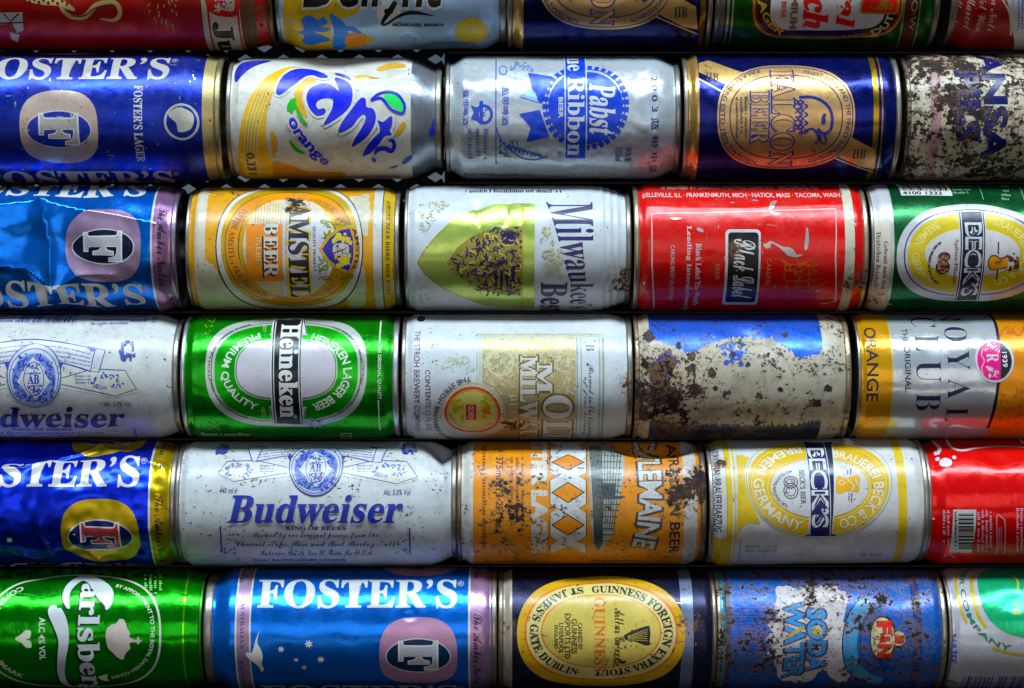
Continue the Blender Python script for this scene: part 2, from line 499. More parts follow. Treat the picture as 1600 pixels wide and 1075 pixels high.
    def stroke(s, pts, w, smooth=True, taper=False, n=6, closed=False):
        """a brush stroke through pixel points; w in pixels, or given per point as third value"""
        q = []
        for p in pts:
            u, v = s.uv(p[0], p[1]); q.append((u, v, (p[2] if len(p) > 2 else w) / 3.0 / s.z[2]))
        q = catmull(q, closed, n) if smooth else [np.array(x) for x in q]
        if closed: q.append(q[0])
        q = np.array(q); m = len(q)
        d = np.gradient(q[:, :2], axis=0); d /= np.linalg.norm(d, axis=1, keepdims=True) + 1e-9
        nn = np.stack([-d[:, 1], d[:, 0]], 1)
        wd = np.abs(q[:, 2:3]) / 2
        if taper: wd = wd * np.sqrt(np.clip(np.sin(np.linspace(.04, math.pi - .04, m)), 0, 1))[:, None]
        V = np.concatenate([q[:, :2] + nn * wd, q[:, :2] - nn * wd]); T = []
        for i in range(m - 1): T += [(i, i + 1, m + i + 1), (i, m + i + 1, m + i)]
        return [(V, np.array(T))]
    def text(s, t, x0, y0, x1, y1, font='sb', rot='h', off=0., warp=None):
        """lettering fitted into a pixel box; 'd' reads downwards with the tops of the letters to the right"""
        V0, T = glyphs(t, font, 0.0)
        if len(V0) == 0: return []
        mn, mx = V0.min(0), V0.max(0)
        if off: V0, T = glyphs(t, font, off)
        q = (V0 - mn) / (mx - mn + 1e-9)
        if warp: q = warp(q)
        a, b, c, d = s.box(x0, y0, x1, y1)
        if rot == 'h': V = np.stack([a + q[:, 0] * (c - a), b + q[:, 1] * (d - b)], 1)
        elif rot == 'd': V = np.stack([a + q[:, 1] * (c - a), d - q[:, 0] * (d - b)], 1)
        elif rot == 'u': V = np.stack([c - q[:, 1] * (c - a), b + q[:, 0] * (d - b)], 1)
        else: V = np.stack([c - q[:, 0] * (c - a), d - q[:, 1] * (d - b)], 1)
        return [(V, T)]
    def path_text(s, t, uvpts, h, font='sb', off=0., flip=False):
        """lettering bent along a curve given on the sheet (mm); h is the letter height in mm, up is left of the direction of travel"""
        P = np.array(uvpts); seg = np.hypot(*np.diff(P, axis=0).T); L = np.concatenate([[0], np.cumsum(seg)])
        V0, T = glyphs(t, font, 0.0)
        mn, mx = V0.min(0), V0.max(0)
        if off: V0, T = glyphs(t, font, off)
        q = (V0 - mn) / (mx - mn)
        l = q[:, 0] * L[-1]
        x = np.interp(l, L, P[:, 0]); y = np.interp(l, L, P[:, 1])
        d = np.gradient(P, axis=0); d /= np.linalg.norm(d, axis=1, keepdims=True) + 1e-9
        dx = np.interp(l, L, d[:, 0]); dy = np.interp(l, L, d[:, 1])
        k = q[:, 1] * h
        return [(np.stack([x - dy * k, y + dx * k], 1), T)]
    def arc(s, t, cx, cy, rx, ry, a0, a1, h, font='sb', off=0., e=2.):
        """lettering along an ellipse from angle a0 to a1 (degrees, anticlockwise positive); h in pixels"""
        E = s.uvell(cx, cy, rx, ry)
        pts = s.epts(E, e, 60, 1, a0, a1)
        return s.path_text(t, pts, h / 3.0 / s.z[2], font, off)
    def path(s, t, pts, h, font='sb', off=0.):
        return s.path_text(t, [tuple(p) for p in catmull([s.uv(*p) for p in pts], False, 10)], h / 3.0 / s.z[2], font, off)
    # ---- put shapes on the can as one printed part
    def put(s, name, shapes, color, metal=0., rough=.28, parent=None, label=None, kind=None, **kw):
        shapes = [q for q in shapes if len(q[1])]
        if not shapes: return None
        if 1 < len(shapes) <= 8 and kind is None:
            for q in shapes: o = s.put(name, [q], color, metal, rough, parent, label, **kw)
            return o
        if len(shapes) > 8: kind = 'stuff'
        n = 0; VV = []; TT = []; ZZ = []
        for i, (V, T) in enumerate(shapes):
            VV.append(V); TT.append(T + n); n += len(V); ZZ.append(np.full(len(V), (i * 7 % 13) * .0016))
        V = np.concatenate(VV); T = np.concatenate(TT); Z = np.concatenate(ZZ)
        lo, hi = V.min(0), V.max(0)
        lay = 1
        for (l, a, b) in s.boxes:
            if l >= lay and a[0] < hi[0] and b[0] > lo[0] and a[1] < hi[1] and b[1] > lo[1]: lay = l + 1
        s.boxes.append((lay, lo, hi))
        bm = bmesh.new()
        vs = [bm.verts.new((p[0], p[1], z)) for p, z in zip(V, Z)]
        for t in T:
            try: bm.faces.new((vs[t[0]], vs[t[1]], vs[t[2]]))
            except ValueError: pass
        vmax = s.R * math.radians(132)
        um = s.half - 1.2
        def bis(co, no, outer=False):
            bmesh.ops.bisect_plane(bm, geom=bm.verts[:] + bm.edges[:] + bm.faces[:], dist=1e-5, plane_co=co, plane_no=no, clear_outer=outer)
        if hi[1] > vmax: bis((0, vmax, 0), (0, 1, 0), True)
        if lo[1] < -vmax: bis((0, -vmax, 0), (0, -1, 0), True)
        if hi[0] > um: bis((um, 0, 0), (1, 0, 0), True)
        if lo[0] < -um: bis((-um, 0, 0), (-1, 0, 0), True)
        st = s.dv()
        for k in range(math.ceil(max(lo[1], -vmax) / st), math.floor(min(hi[1], vmax) / st) + 1):
            bis((0, k * st, 0), (0, 1, 0))
        us = []
        us = [k * s.du() for k in range(math.ceil(lo[0] / s.du()), math.floor(hi[0] / s.du()) + 1)]
        if not s.fine:
            for sgn, (ln, fr, w) in ((-1, s.left), (1, s.right)):
                e0 = s.half - w / 3 - ln / 3; e1 = s.half
                us += [sgn * x for x in np.arange(e0, e1, 1.0)]
            if s.ribs:
                for r in s.ribs: us += list(np.arange(r[0] - 4, r[0] + 4, .7))
        for x in us:
            if lo[0] < x < hi[0]: bis((x, 0, 0), (1, 0, 0))
        bmesh.ops.triangulate(bm, faces=bm.faces[:])
        bm.verts.index_update()
        C = np.array([v.co[:] for v in bm.verts]) if len(bm.verts) else np.zeros((0, 3))
        F = []
        for f in bm.faces:
            i, j, k = [v.index for v in f.verts]
            a, b, c = C[i], C[j], C[k]
            ar = (b[0] - a[0]) * (c[1] - a[1]) - (b[1] - a[1]) * (c[0] - a[0])
            if abs(ar) < 1e-9: continue
            F.append((i, j, k) if ar > 0 else (i, k, j))
        bm.free()
        if not F: return None
        u, v = C[:, 0], C[:, 1]
        off = (.07 + .04 * lay if s.fine else .03 + .035 * lay) + C[:, 2]
        pre = name.split('_')[0]
        if parent is None and pre in ('emblem', 'oval', 'badge', 'seal', 'shield', 'banner', 'bar', 'plate', 'label', 'crest', 'ribbon', 'band', 'barcode', 'base', 'leaf', 'dragon', 'harp', 'key', 'building', 'medal', 'inner', 'slice'):
            f = s.first.get(pre)
            if f and f[0] != name: parent = f[1]
        o = s.obj(name, s.surf(u, v, off), F, s.mat(ink(color), metal, rough, **kw), s.normals(u, v), parent, label)
        if kind: o['kind'] = kind
        if parent is None: s.first[pre] = (name, o)
        return o
    # ---- common pieces
    def bars(s, x0, y0, x1, y1, n, vertical=True, seed=3):
        r = random.Random(seed); out = []
        t = 0.
        ws = [r.choice((1, 1, 2, 3)) for _ in range(2 * n)]; tot = sum(ws)
        for i, w in enumerate(ws):
            if i % 2 == 0:
                if vertical: out += s.rect(x0 + (x1 - x0) * t / tot, y0, x0 + (x1 - x0) * (t + w) / tot, y1)
                else: out += s.rect(x0, y0 + (y1 - y0) * t / tot, x1, y0 + (y1 - y0) * (t + w) / tot)
            t += w
        return out
    def line(s, x0, y0, x1, y1, w): return s.stroke([(x0, y0), (x1, y1)], w, False)
    def frame(s, x0, y0, x1, y1, w):
        return s.rect(x0, y0, x1, y0 + w) + s.rect(x0, y1 - w, x1, y1) + s.rect(x0, y0 + w, x0 + w, y1 - w) + s.rect(x1 - w, y0 + w, x1, y1 - w)
    def rrect(s, x0, y0, x1, y1, r):
        a, b, c, d = s.box(x0, y0, x1, y1); r = r / 3.0 / s.z[2]; q = []
        for (cx, cy, t0) in ((c - r, d - r, 0), (a + r, d - r, 90), (a + r, b + r, 180), (c - r, b + r, 270)):
            for k in range(6):
                t = math.radians(t0 + 18 * k); q.append((cx + r * math.cos(t), cy + r * math.sin(t)))
        return s.tess(q)
    def star(s, cx, cy, r, n=7, k=.5):
        u, v = s.uv(cx, cy); r = r / 3.0 / s.z[2]
        return s.tess([(u + (r if i % 2 == 0 else r * k) * math.cos(math.pi * i / n + .4), v + (r if i % 2 == 0 else r * k) * math.sin(math.pi * i / n + .4)) for i in range(2 * n)])
    def scribble(s, x0, y0, x1, y1, n, w, seed=1, inside=None, ln=.25):
        """loose engraving lines filling a box"""
        r = random.Random(seed); out = []
        for i in range(n):
            for _ in range(20):
                x, y = r.uniform(x0, x1), r.uniform(y0, y1)
                if inside is None or inside(x, y): break
            else: continue
            p = [(x, y)]; a = r.uniform(0, 6.3)
            for k in range(3):
                a += r.uniform(-1.1, 1.1)
                x = min(max(x + math.cos(a) * (x1 - x0) * ln * .4, x0), x1); y = min(max(y + math.sin(a) * (x1 - x0) * ln * .4, y0), y1)
                p.append((x, y))
            out += s.stroke(p, w * r.uniform(.6, 1.3), True, True, 3)
        return out
    def lines(s, x0, y0, x1, y1, n, rot='h', seed=5, font='sl', words=None):
        """rows of small print; too small to read in the photograph unless words are given"""
        r = random.Random(seed); out = []
        for i in range(n):
            if words:
                if rot == 'h':
                    hh = (y1 - y0) / n; out += s.text(words[i], x0, y0 + hh * i, x1, y0 + hh * (i + .68), font, 'h')
                else:
                    hh = (x1 - x0) / n; xr = x1 - hh * i; out += s.text(words[i], xr - hh * .68, y0, xr, y1, font, 'd')
                continue
            L = (x1 - x0) if rot == 'h' else (y1 - y0); H = ((y1 - y0) if rot == 'h' else (x1 - x0)) / n
            t = 0.; end = L * r.uniform(.8, 1.); cw = H * .42
            while t < end:
                if r.random() < .16: t += cw * .9; continue
                h0 = r.choice((.25, .25, .05)); w = cw * r.uniform(.5, .72)
                if rot == 'h': out += s.rect(x0 + t, y0 + H * (i + h0), x0 + t + w, y0 + H * (i + .68))
                else: out += s.rect(x1 - H * (i + .68), y0 + t, x1 - H * (i + h0), y0 + t + w)
                t += cw
        return out

# ------------------------------------------------------------------ surroundings
def plain(name, V, F, mat, kind=None):
    me = bpy.data.meshes.new(name); me.from_pydata(V, [], F); me.materials.append(mat); me.update()
    o = bpy.data.objects.new(name, me); COL.objects.link(o)
    if kind: o['kind'] = kind
    return o
def boxmesh(x0, y0, z0, x1, y1, z1):
    V = [(x, y, z) for x in (x0, x1) for y in (y0, y1) for z in (z0, z1)]
    F = [(0, 1, 3, 2), (4, 6, 7, 5), (0, 4, 5, 1), (2, 3, 7, 6), (0, 2, 6, 4), (1, 5, 7, 3)]
    return V, F
M_BACK = simple_mat('near-black board', lin((18, 17, 19)), .9)  # near-black throughout, tone varied by noise
M_MESH = simple_mat('black steel', lin((12, 12, 15)), .6, .3)
def pxw(x): return (x - 800) * PX
def pzw(y): return (537.5 - y) * PX
# dark board behind the cans (an L round the open corner at upper left) and the shelf they stand on
plain('back_board', *boxmesh(pxw(690), .050, pzw(1110), pxw(1900), .062, pzw(-200)), M_BACK, 'structure')
plain('back_board', *boxmesh(pxw(-400), .050, pzw(1110), pxw(690), .062, pzw(395)), M_BACK, 'structure')
plain('shade_board', *boxmesh(pxw(-400), -.055, pzw(-150), pxw(1900), .050, pzw(-190)), M_BACK, 'structure')  # unseen overhang added to shade the upper rows
plain('shelf', *boxmesh(pxw(-400), -.045, pzw(1112), pxw(1900), .050, pzw(1079)), M_BACK, 'structure')
# thin black rails added to carry the rows and blacken the gaps; open at upper left where the lattice shows
for yy, xa, where in ((81.5, 700, 'under the top row'), (285.5, 700, 'under the second row'), (487.8, -400, 'under the third row'), (686.5, -400, 'under the fourth row'), (885, -400, 'above the bottom row')):
    o = plain('gap_rail', *boxmesh(pxw(xa), .0015, pzw(yy + 1.2), pxw(1900), .049, pzw(yy - 1.2)), M_MESH)
    o['label'] = 'added black rail darkening the gap ' + where + ' of cans'; o['category'] = 'rail'; o['group'] = 'rails between the rows of cans'
# expanded-metal mesh in the open corner, daylight behind it
def wire_mesh():
    root = bpy.data.objects.new('wire_mesh', None); COL.objects.link(root)
    root.location = (pxw(280), .047, pzw(180))
    root['label'] = 'black metal lattice with daylight behind, seen in the gaps between cans at upper left'
    root['category'] = 'lattice'
    x0, x1, y0, y1 = -200, 690, -100, 395
    p = 62
    def bar(xa, ya, xb, yb, w=.0031):
        a = Vector((pxw(xa) - pxw(280), 0, pzw(ya) - pzw(180))); b = Vector((pxw(xb) - pxw(280), 0, pzw(yb) - pzw(180)))
        d = (b - a).normalized(); n = Vector((-d.z, 0, d.x)) * w; q = Vector((0, .0007, 0))
        V = [a + n - q, a - n - q, b - n - q, b + n - q, a + n + q, a - n + q, b - n + q, b + n + q]
        F = [(0, 1, 2, 3), (7, 6, 5, 4), (0, 4, 5, 1), (2, 6, 7, 3), (0, 3, 7, 4), (1, 5, 6, 2)]
        return [tuple(v) for v in V], F
    for sg, off in ((1, 0), (-1, .0015)):
        k = -900
        while k < 1500:
            pts = []
            for t in range(0, 61):
                x = x0 + (x1 - x0) * t / 60; y = (x - k) * .62 * sg + (0 if sg > 0 else 300)
                if y0 <= y <= y1: pts.append((x, y))
            if len(pts) > 1:
                V, F = bar(*pts[0], *pts[-1])
                o = plain('strand', [(v[0], v[1] + off, v[2]) for v in V], F, M_MESH); o.parent = root
            k += p
wire_mesh()

WHITE = (222, 224, 228); BLUE = (22, 60, 190); NAVY = (14, 24, 96); BLK = (12, 12, 16); GOLD = (196, 160, 70); RED = (200, 14, 26); TAN = (214, 164, 104)

# ------------------------------------------------------------------ designs that several cans share
REF = {}
def ref(c, cx0, cx1, top, bot, dx=0., dv=0.):
    """author in the pixels of one can, print on another: dx in pixels along, dv in mm round"""
    cy, rp = (top + bot) / 2, (bot - top) / 2
    c.refgeo = (cx0, cy, rp / 3.0, (537.5 - cy) / 3.0, 0.)
    c.shift = ((cx0 + dx - c.xc) / 3.0, dv)

def amber(c, dx, ye, yt, ringc, ringm, innerc, fcol, bandc, letter=(214, 212, 214), kang=True, tdx=0.):
    """lager can: big serif name, rounded emblem with a turned F, band with script near the lid"""
    xm = c.xc
    vt_e, vt_t = c.uv(xm, ye)[1], c.uv(xm, yt)[1]
    ref(c, 552, 0, 886, 1077, dx, 0.); c.zoom(320, 860, 3.404)
    dv = vt_e - c.uv(1135, 530)[1]
    text_dv = vt_t - c.uv(800, 230)[1] - dv
    per = 2 * math.pi * c.R / 3
    for k in (1, 0, -1):
        c.shift = (c.shift[0], dv + k * per)
        if True:
            c.put('emblem_ring', c.ell(1135, 530, 208, 176, 2.7), ringc, ringm, .33)
            c.put('emblem_line', c.ell(1135, 557, 175, 92), (225, 226, 230), .3, .3)
            c.put('emblem_ground', c.ell(1135, 557, 168, 86), innerc, .3, .3)
            c.put('emblem_letter_edge', c.text('F', 1038, 488, 1232, 628, 'sb', 'd', off=.036), (226, 226, 230))
            c.put('emblem_letter', c.text('F', 1040, 490, 1230, 626, 'sb', 'd', off=.012), fcol, .2)
        c.shift = (c.shift[0], dv + k * per + text_dv)
        tx = tdx * 3.404
        c.put('lettering', c.text("FOSTER’S", 285 + tx, 155, 1340 + tx, 305, 'sb', off=.012), letter, .15)
        c.put('registered_mark', c.text('®', 1345 + tx, 160, 1378 + tx, 190, 's'), letter, .15)
    c.shift = (c.shift[0], dv)
    if bandc:
        c.put('band', c.band(1405, 1530), bandc, .75, .3)
        c.put('band_edge', c.band(1400, 1411), (228, 228, 232), .5, .3)
        for k in (0, 1, -1):
            c.shift = (c.shift[0], dv + k * per)
            c.put('band_lettering', c.text('The Amber Nectar', 1428, 335, 1475, 715, 'scr', 'd', off=.004), (24, 16, 24))
    if kang:
        c.shift = (c.shift[0], dv)
        c.put('base_band', c.band(165, 238), (176, 140, 176), .6, .33)
        c.put('base_band_edge', c.band(158, 168) + c.band(234, 243), (226, 228, 232), .4)
        c.put('base_lettering', c.text("AUSTRALIA’S", 188, 275, 208, 520, 'sb', 'd') + c.text('FAMOUS', 188, 585, 210, 720, 'sb', 'd') + c.text('BEER', 190, 90, 210, 175, 'sb', 'd'), (60, 60, 90))
        c.put('kangaroo', c.poly([(290, 425), (280, 470), (282, 500), (300, 530), (308, 570), (302, 600), (315, 632), (300, 645), (290, 622), (268, 600), (240, 578), (220, 560), (222, 540), (245, 545), (258, 520), (268, 480)], True, 3), (222, 222, 216))
        c.put('star', c.star(405, 525, 19) + c.star(552, 497, 24) + c.star(485, 582, 14) + c.star(527, 622, 17) + c.star(617, 580, 21), (220, 224, 226))
    c.refgeo = None; c.shift = (0., 0.); c.zoom(0, 0, 1)

def falcon(c, dx, ytarget=None):
    vt = c.uv(c.xc, ytarget)[1] if ytarget else None
    ref(c, 1228, 0, 84, 284, dx, 0.)
    if vt is not None: c.shift = (c.shift[0], vt - c.uv(1225, 254)[1])
    c.zoom(1050, 0, 3.583)
    T2 = (208, 168, 118)
    c.put('stripe', c.band(96, 155), (206, 164, 108), .75, .26)
    c.put('stripe', c.band(40, 50) , (190, 150, 50), .8, .25)
    c.put('stripe', c.band(0, 34), (176, 180, 190), .7, .3)
    c.put('stripe', c.band(1130, 1160) + c.band(1176, 1184), (178, 140, 50), .85, .25)
    c.put('ribbon', c.poly([(150, 400), (150, 350), (205, 335), (480, 430), (420, 520)]) + c.poly([(900, 860), (1010, 770), (1135, 835), (1135, 945), (1060, 935)]), (206, 166, 110), .55, .3)
    c.put('ribbon_edge', c.line(150, 440, 380, 560, 9) + c.line(900, 880, 1130, 965, 8), (206, 190, 150), .4)
    c.put('ribbon_lettering', c.text('IIB', 190, 400, 262, 445, 'sb') + c.text('IIB', 1012, 836, 1085, 888, 'sb'), (40, 40, 40))
    c.put('oval', c.ell(640, 655, 386, 290, 2.35), T2, .6, .3)
    c.put('oval_line', c.ring(640, 655, 376, 282, 6, 2.35) + c.ring(640, 655, 318, 236, 6, 2.3), (20, 22, 90))
    c.put('oval_lettering', c.arc('FINEST HOPS AND THE FINEST INGREDIENTS', 640, 655, 338, 250, 75, -72, 24, 'sl', off=.01, e=2.3)
          + c.arc('FALKENBERG ESTD 1896 SWEDEN', 640, 655, 368, 276, 110, 250, 24, 'sl', off=.01, e=2.3), (30, 34, 90))
    c.put('name_edge', c.text('FALCON', 555, 395, 690, 925, 'sb', 'd', off=.022), (20, 28, 130))
    c.put('name', c.text('FALCON', 558, 396, 687, 924, 'sb', 'd', off=-.012), (222, 178, 112), .4)
    c.put('beer_edge', c.text('BEER', 440, 508, 545, 802, 'sb', 'd', off=.022), (24, 44, 150))
    c.put('beer', c.text('BEER', 443, 510, 542, 800, 'sb', 'd', off=-.012), (222, 178, 112), .4)
    c.put('small_print', c.lines(350, 540, 425, 780, 3, 'd'), (60, 60, 70))
    c.put('bird_head', c.stroke([(712, 545), (790, 545), (860, 580), (895, 640), (890, 720), (850, 745), (815, 720)], 16)
          + c.stroke([(815, 720), (830, 770), (800, 800)], 14) + c.stroke([(850, 745), (865, 790), (840, 800), (790, 720), (720, 750)], 12)
          + c.poly([(838, 700), (866, 640), (850, 632), (836, 660)]) + c.ell(850, 675, 12, 22, 2, 16)
          + sum([c.stroke([(715 + 26 * (i % 2), 560 + i * 23), (738 + 22 * (i % 2), 572 + i * 23), (715 + 26 * (i % 2), 584 + i * 23)], 9, True) for i in range(8)], [])
          + sum([c.stroke([(690 + 18 * (i % 2), 560 + i * 23), (712 + 18 * (i % 2), 572 + i * 23), (690 + 18 * (i % 2), 584 + i * 23)], 9, True) for i in range(8)], []), (20, 30, 130))
    c.refgeo = None; c.shift = (0., 0.); c.zoom(0, 0, 1)

def bud(c, dx, ytarget=None, ink=(24, 44, 150)):
    vt = c.uv(c.xc, ytarget)[1] if ytarget else None
    ref(c, 501, 0, 688, 884, dx, 0.)
    if vt is not None: c.shift = (c.shift[0], vt - c.uv(493, 795)[1])
    c.zoom(270, 670, 3.478)
    pale = (150, 170, 214)
    c.put('panel_tint', c.poly([(300, 180), (1270, 180), (1330, 280), (1210, 310), (930, 260), (620, 260), (330, 300), (235, 250)]), (214, 216, 206))
    c.put('panel', c.stroke([(620, 210), (450, 172), (295, 178), (245, 245), (330, 288), (620, 240)], 5, False) + c.stroke([(930, 210), (1100, 172), (1270, 178), (1330, 262), (1215, 300), (925, 240)], 5, False), (60, 80, 170))
    def wreath(x0, sg, seed):
        r = random.Random(seed); out = []
        for i in range(54):
            a = math.radians(120 + i * 6); k = r.uniform(.6, 1.1); x = x0 + 75 * k * math.cos(a) * sg; y = 228 + 38 * k * math.sin(a)
            out += c.stroke([(x, y), (x + r.uniform(-16, 16), y + r.uniform(-10, 10))], r.uniform(6, 12), True, True, 4)
        return out
    c.put('wreath', wreath(355, 1, 3) + wreath(1175, -1, 4), (60, 90, 190))
    c.put('small_print', c.lines(475, 195, 560, 240, 3) + c.lines(1000, 195, 1090, 240, 3), (90, 110, 190))
    c.put('ribbon', c.poly([(405, 98), (500, 88), (540, 92), (770, 84), (1010, 92), (1070, 96), (1165, 108), (1130, 185), (1080, 180), (930, 150), (770, 143), (620, 150), (480, 176), (430, 175)]), (206, 212, 226))
    c.put('ribbon_line', c.stroke([(455, 100), (620, 85), (770, 80), (930, 86), (1110, 104)], 5) + c.stroke([(450, 178), (620, 148), (770, 140), (930, 148), (1085, 182)], 5)
          + c.stroke([(405, 98), (500, 90), (455, 178), (430, 175), (405, 98)], 5, False) + c.stroke([(1070, 97), (1165, 108), (1130, 185), (1085, 182), (1110, 104)], 5, False)
          + c.poly([(440, 102), (500, 92), (470, 104)]) + c.poly([(1060, 98), (1125, 106), (1090, 112)]) + c.poly([(622, 148), (655, 146), (640, 185)]) + c.poly([(900, 146), (940, 148), (918, 185)]), (40, 62, 165))
    sp = []
    for i in range(4):
        sp += c.path('malted barley and selected hops brewed by our original all natural process'[i * 4:i * 4 + 58], [(470, 118 + i * 14), (620, 102 + i * 14), (770, 96 + i * 13), (930, 102 + i * 14), (1085, 122 + i * 14)], 9, 'it', off=.012)
    c.put('ribbon_lettering', sp, (50, 70, 170))
    c.put('seal', c.ell(777, 228, 148, 138), (198, 206, 224))
    c.put('seal_line', c.ring(777, 228, 148, 138, 6) + c.ring(777, 228, 134, 125, 4), (50, 74, 170))
    c.put('seal_ring', c.ring(777, 228, 118, 110, 44), (110, 136, 205))
    r = random.Random(8)
    c.put('seal_lettering', c.arc('ANHEUSER BUSCH INC ST LOUIS', 777, 228, 98, 92, 200, -20, 14, 'sl') + c.scribble(665, 120, 890, 335, 130, 7, 3, lambda x, y: 66 < math.hypot(x - 777, y - 228) < 114, .08), (40, 60, 165))
    c.put('seal_diamond', c.poly([(777, 128), (868, 228), (777, 320), (686, 228)]) + c.ell(777, 225, 62, 84), (206, 212, 226))
    c.put('seal_letters', c.text('AB', 745, 196, 806, 236, 'sb', off=.02) + c.ring(777, 222, 56, 76, 4) + c.scribble(735, 245, 820, 305, 26, 6, 5) + c.scribble(740, 150, 815, 192, 18, 6, 6), (36, 56, 160))
    c.put('eagle', sum([c.scribble(x0, 85, x0 + 95, 138, 16, 11, 9 + x0, lambda x, y, x0=x0: abs(x - x0 - 48) / 50 + abs(y - 112) / 28 < 1, .3) for x0 in (232, 1228)], []), (44, 66, 165))
    c.put('small_lettering', c.text('440 ml ℮', 252, 320, 350, 352, 'si') + c.text('Alc. 5.0% Vol', 1143, 330, 1292, 362, 'si'), (70, 80, 130))
    c.put('name', c.text('Budweiser', 293, 362, 1250, 512, 'bi', off=.008), ink, .1, .3)
    c.put('slogan', c.text('KING OF BEERS', 612, 530, 940, 549, 'mo', off=.018), (40, 50, 140))
    c.put('script', c.text('Brewed by our original process from the', 432, 562, 1115, 602, 'scr', off=.004)
          + c.text('Choicest Hops, Rice and Best Barley Malt', 342, 610, 1212, 652, 'scr', off=.004)
          + c.text('Anheuser Busch Inc St Louis Mo U S A', 470, 658, 1085, 690, 'scr', off=.002), (40, 56, 160))
    c.put('corner', c.line(258, 530, 266, 668, 8) + c.line(1286, 540, 1290, 668, 8) + c.scribble(258, 640, 340, 680, 10, 6, 2) + c.scribble(1215, 640, 1292, 684, 10, 6, 3), (50, 66, 160))
    c.put('footer', c.lines(440, 706, 980, 728, 1), (60, 80, 160))
    c.refgeo = None; c.shift = (0., 0.); c.zoom(0, 0, 1)

# ================================================================== top row (only the undersides are in view)
c = Can('drink_can', 'dark red can with cream dragon tail and tassel, leftmost of the top row', -40, 434, -124, 80, right=(60, .90, 9), body=(168, 12, 14), bm=.25, br=.32, grime=.35, specks=.35, rimcol=(110, 80, 56), hot=((400, 40, 16, 1.0),))
c.zoom(0, 0, 3.583)
c.put('neck_band', c.band(1340, 1420), (92, 60, 36), .2, .5)
c.put('label_band', c.band(1122, 1335), (206, 196, 168), .1)
c.put('label_line', c.band(1152, 1164) + c.band(1318, 1330), (170, 16, 18))
c.put('crest', c.poly([(1155, -60), (1330, -60), (1330, 85), (1235, 92), (1180, 70), (1155, 30)], True), (190, 26, 16))
c.put('crest_beast', c.scribble(1185, -50, 1310, 65, 60, 10, 4, None, .2), (214, 206, 190))
c.put('lettering', c.text('Jul', 1205, 130, 1312, 330, 'sb', 'd', off=.03), (18, 14, 16))
c.put('dragon', c.stroke([(380, -40), (340, 30), (390, 90), (470, 95), (540, 30), (640, 15), (672, 70), (640, 112), (560, 105)], 30, taper=True) + c.stroke([(130, -10), (230, 5), (330, 15), (420, 60)], 44, taper=True), (206, 178, 120))
c.put('dragon_scale', sum([c.ell(140 + i * 26, -6 + (i % 2) * 14 + i * 1.6, 8, 10, 2, 10) for i in range(11)], []) + c.stroke([(395, 88), (470, 88), (545, 40), (635, 28), (655, 72)], 7) , (90, 24, 14))
r = random.Random(5); q = []
for i in range(46):
    a = r.uniform(-1, 1); y = r.uniform(-40, 160); x = 910 + a * (90 + y * .1) * (1 - max(y, 0) / 300)
    q += c.stroke([(x, y), (x + a * 10 + r.uniform(-6, 6), y + r.uniform(20, 46))], r.uniform(7, 12), True, True, 4)
c.put('tassel', q[:23], (206, 150, 110)); c.put('tassel', q[23:], (196, 30, 26))
c.put('figure', c.poly([(-30, 72), (125, 68), (132, 170), (95, 185), (70, 130), (-30, 140)]) + c.poly([(55, 180), (110, 195), (100, 235), (62, 215)]), (206, 206, 200))
c.put('figure_line', c.stroke([(20, 75), (60, 120), (105, 75)], 9, False) + c.stroke([(-10, 130), (40, 128), (130, 125)], 9) + c.stroke([(40, 160), (90, 172)], 14), (40, 16, 16))

c = Can('drink_can', 'white and yellow can with black brush lettering and blue splashes, in the top row', 438, 792, -122, 79, left=(34, .88, 6), right=(30, .86, 12), body=(166, 196, 228), bm=.2, br=.3, grime=.25, specks=.3, dents=(('g', 700, 78, 14, 10, 3.0), ('g', 560, 25, 9, 6, 1.2), ('n', .35, 14)))
c.zoom(350, 0, 3.583)
c.put('yellow_wash', c.poly([(365, 300), (365, -200), (640, -200), (720, -40), (760, 60), (650, 110), (610, 80), (600, 180), (640, 215), (820, 210), (810, 245), (600, 285)], True), (214, 176, 30), .1)
c.put('splash', c.poly([(435, 110), (480, 85), (520, 110), (560, 95), (580, 130), (545, 150), (595, 160), (560, 180), (500, 175), (570, 205), (595, 225), (540, 240), (480, 255), (435, 235), (450, 200), (400, 185), (445, 165)], True), (34, 116, 214))
c.put('sail', c.poly([(590, 80), (650, 110), (690, 165), (695, 240), (640, 275), (605, 250), (615, 170)], True) + c.stroke([(660, 170), (720, 165), (800, 215)], 30, taper=True), (40, 130, 224))
c.put('orange_mark', c.poly([(700, 190), (800, 200), (760, 250), (680, 240)], True), (216, 140, 60))
c.put('lettering_edge', c.text('Delight', 440, -215, 1230, 120, 'si', off=.03), (222, 226, 230))
c.put('lettering', c.text('Delight', 440, -215, 1230, 112, 'si', off=.006) + c.stroke([(960, 10, 26), (930, 60, 30), (890, 120, 20), (900, 138, 14), (980, 90, 16), (1060, 70, 22), (1175, 88, 4)], 14), (12, 12, 14))
c.put('small_lettering', c.text('MŰSSOGEL MARKA', 945, 124, 1232, 146, 'ss', off=.02), (24, 24, 34))
c.put('spiral', c.stroke([(1040 + (8 + i * 2.6) * math.cos(i * .7), 222 + (6 + i * 1.7) * math.sin(i * .7)) for i in range(17)], 7), (90, 150, 220))
c.put('yellow_spot', c.ell(1385, 170, 95, 72), (210, 184, 24))

c = Can('drink_can', 'dark blue can with tan oval label, in the top row above the dark blue one', 793, 1106, -124, 80, left=(16, .93, 7), right=(16, .93, 7), body=(10, 20, 80), bm=.75, br=.22, grime=.2, specks=.2, rimcol=(176, 160, 130))
falcon(c, -273, 34)

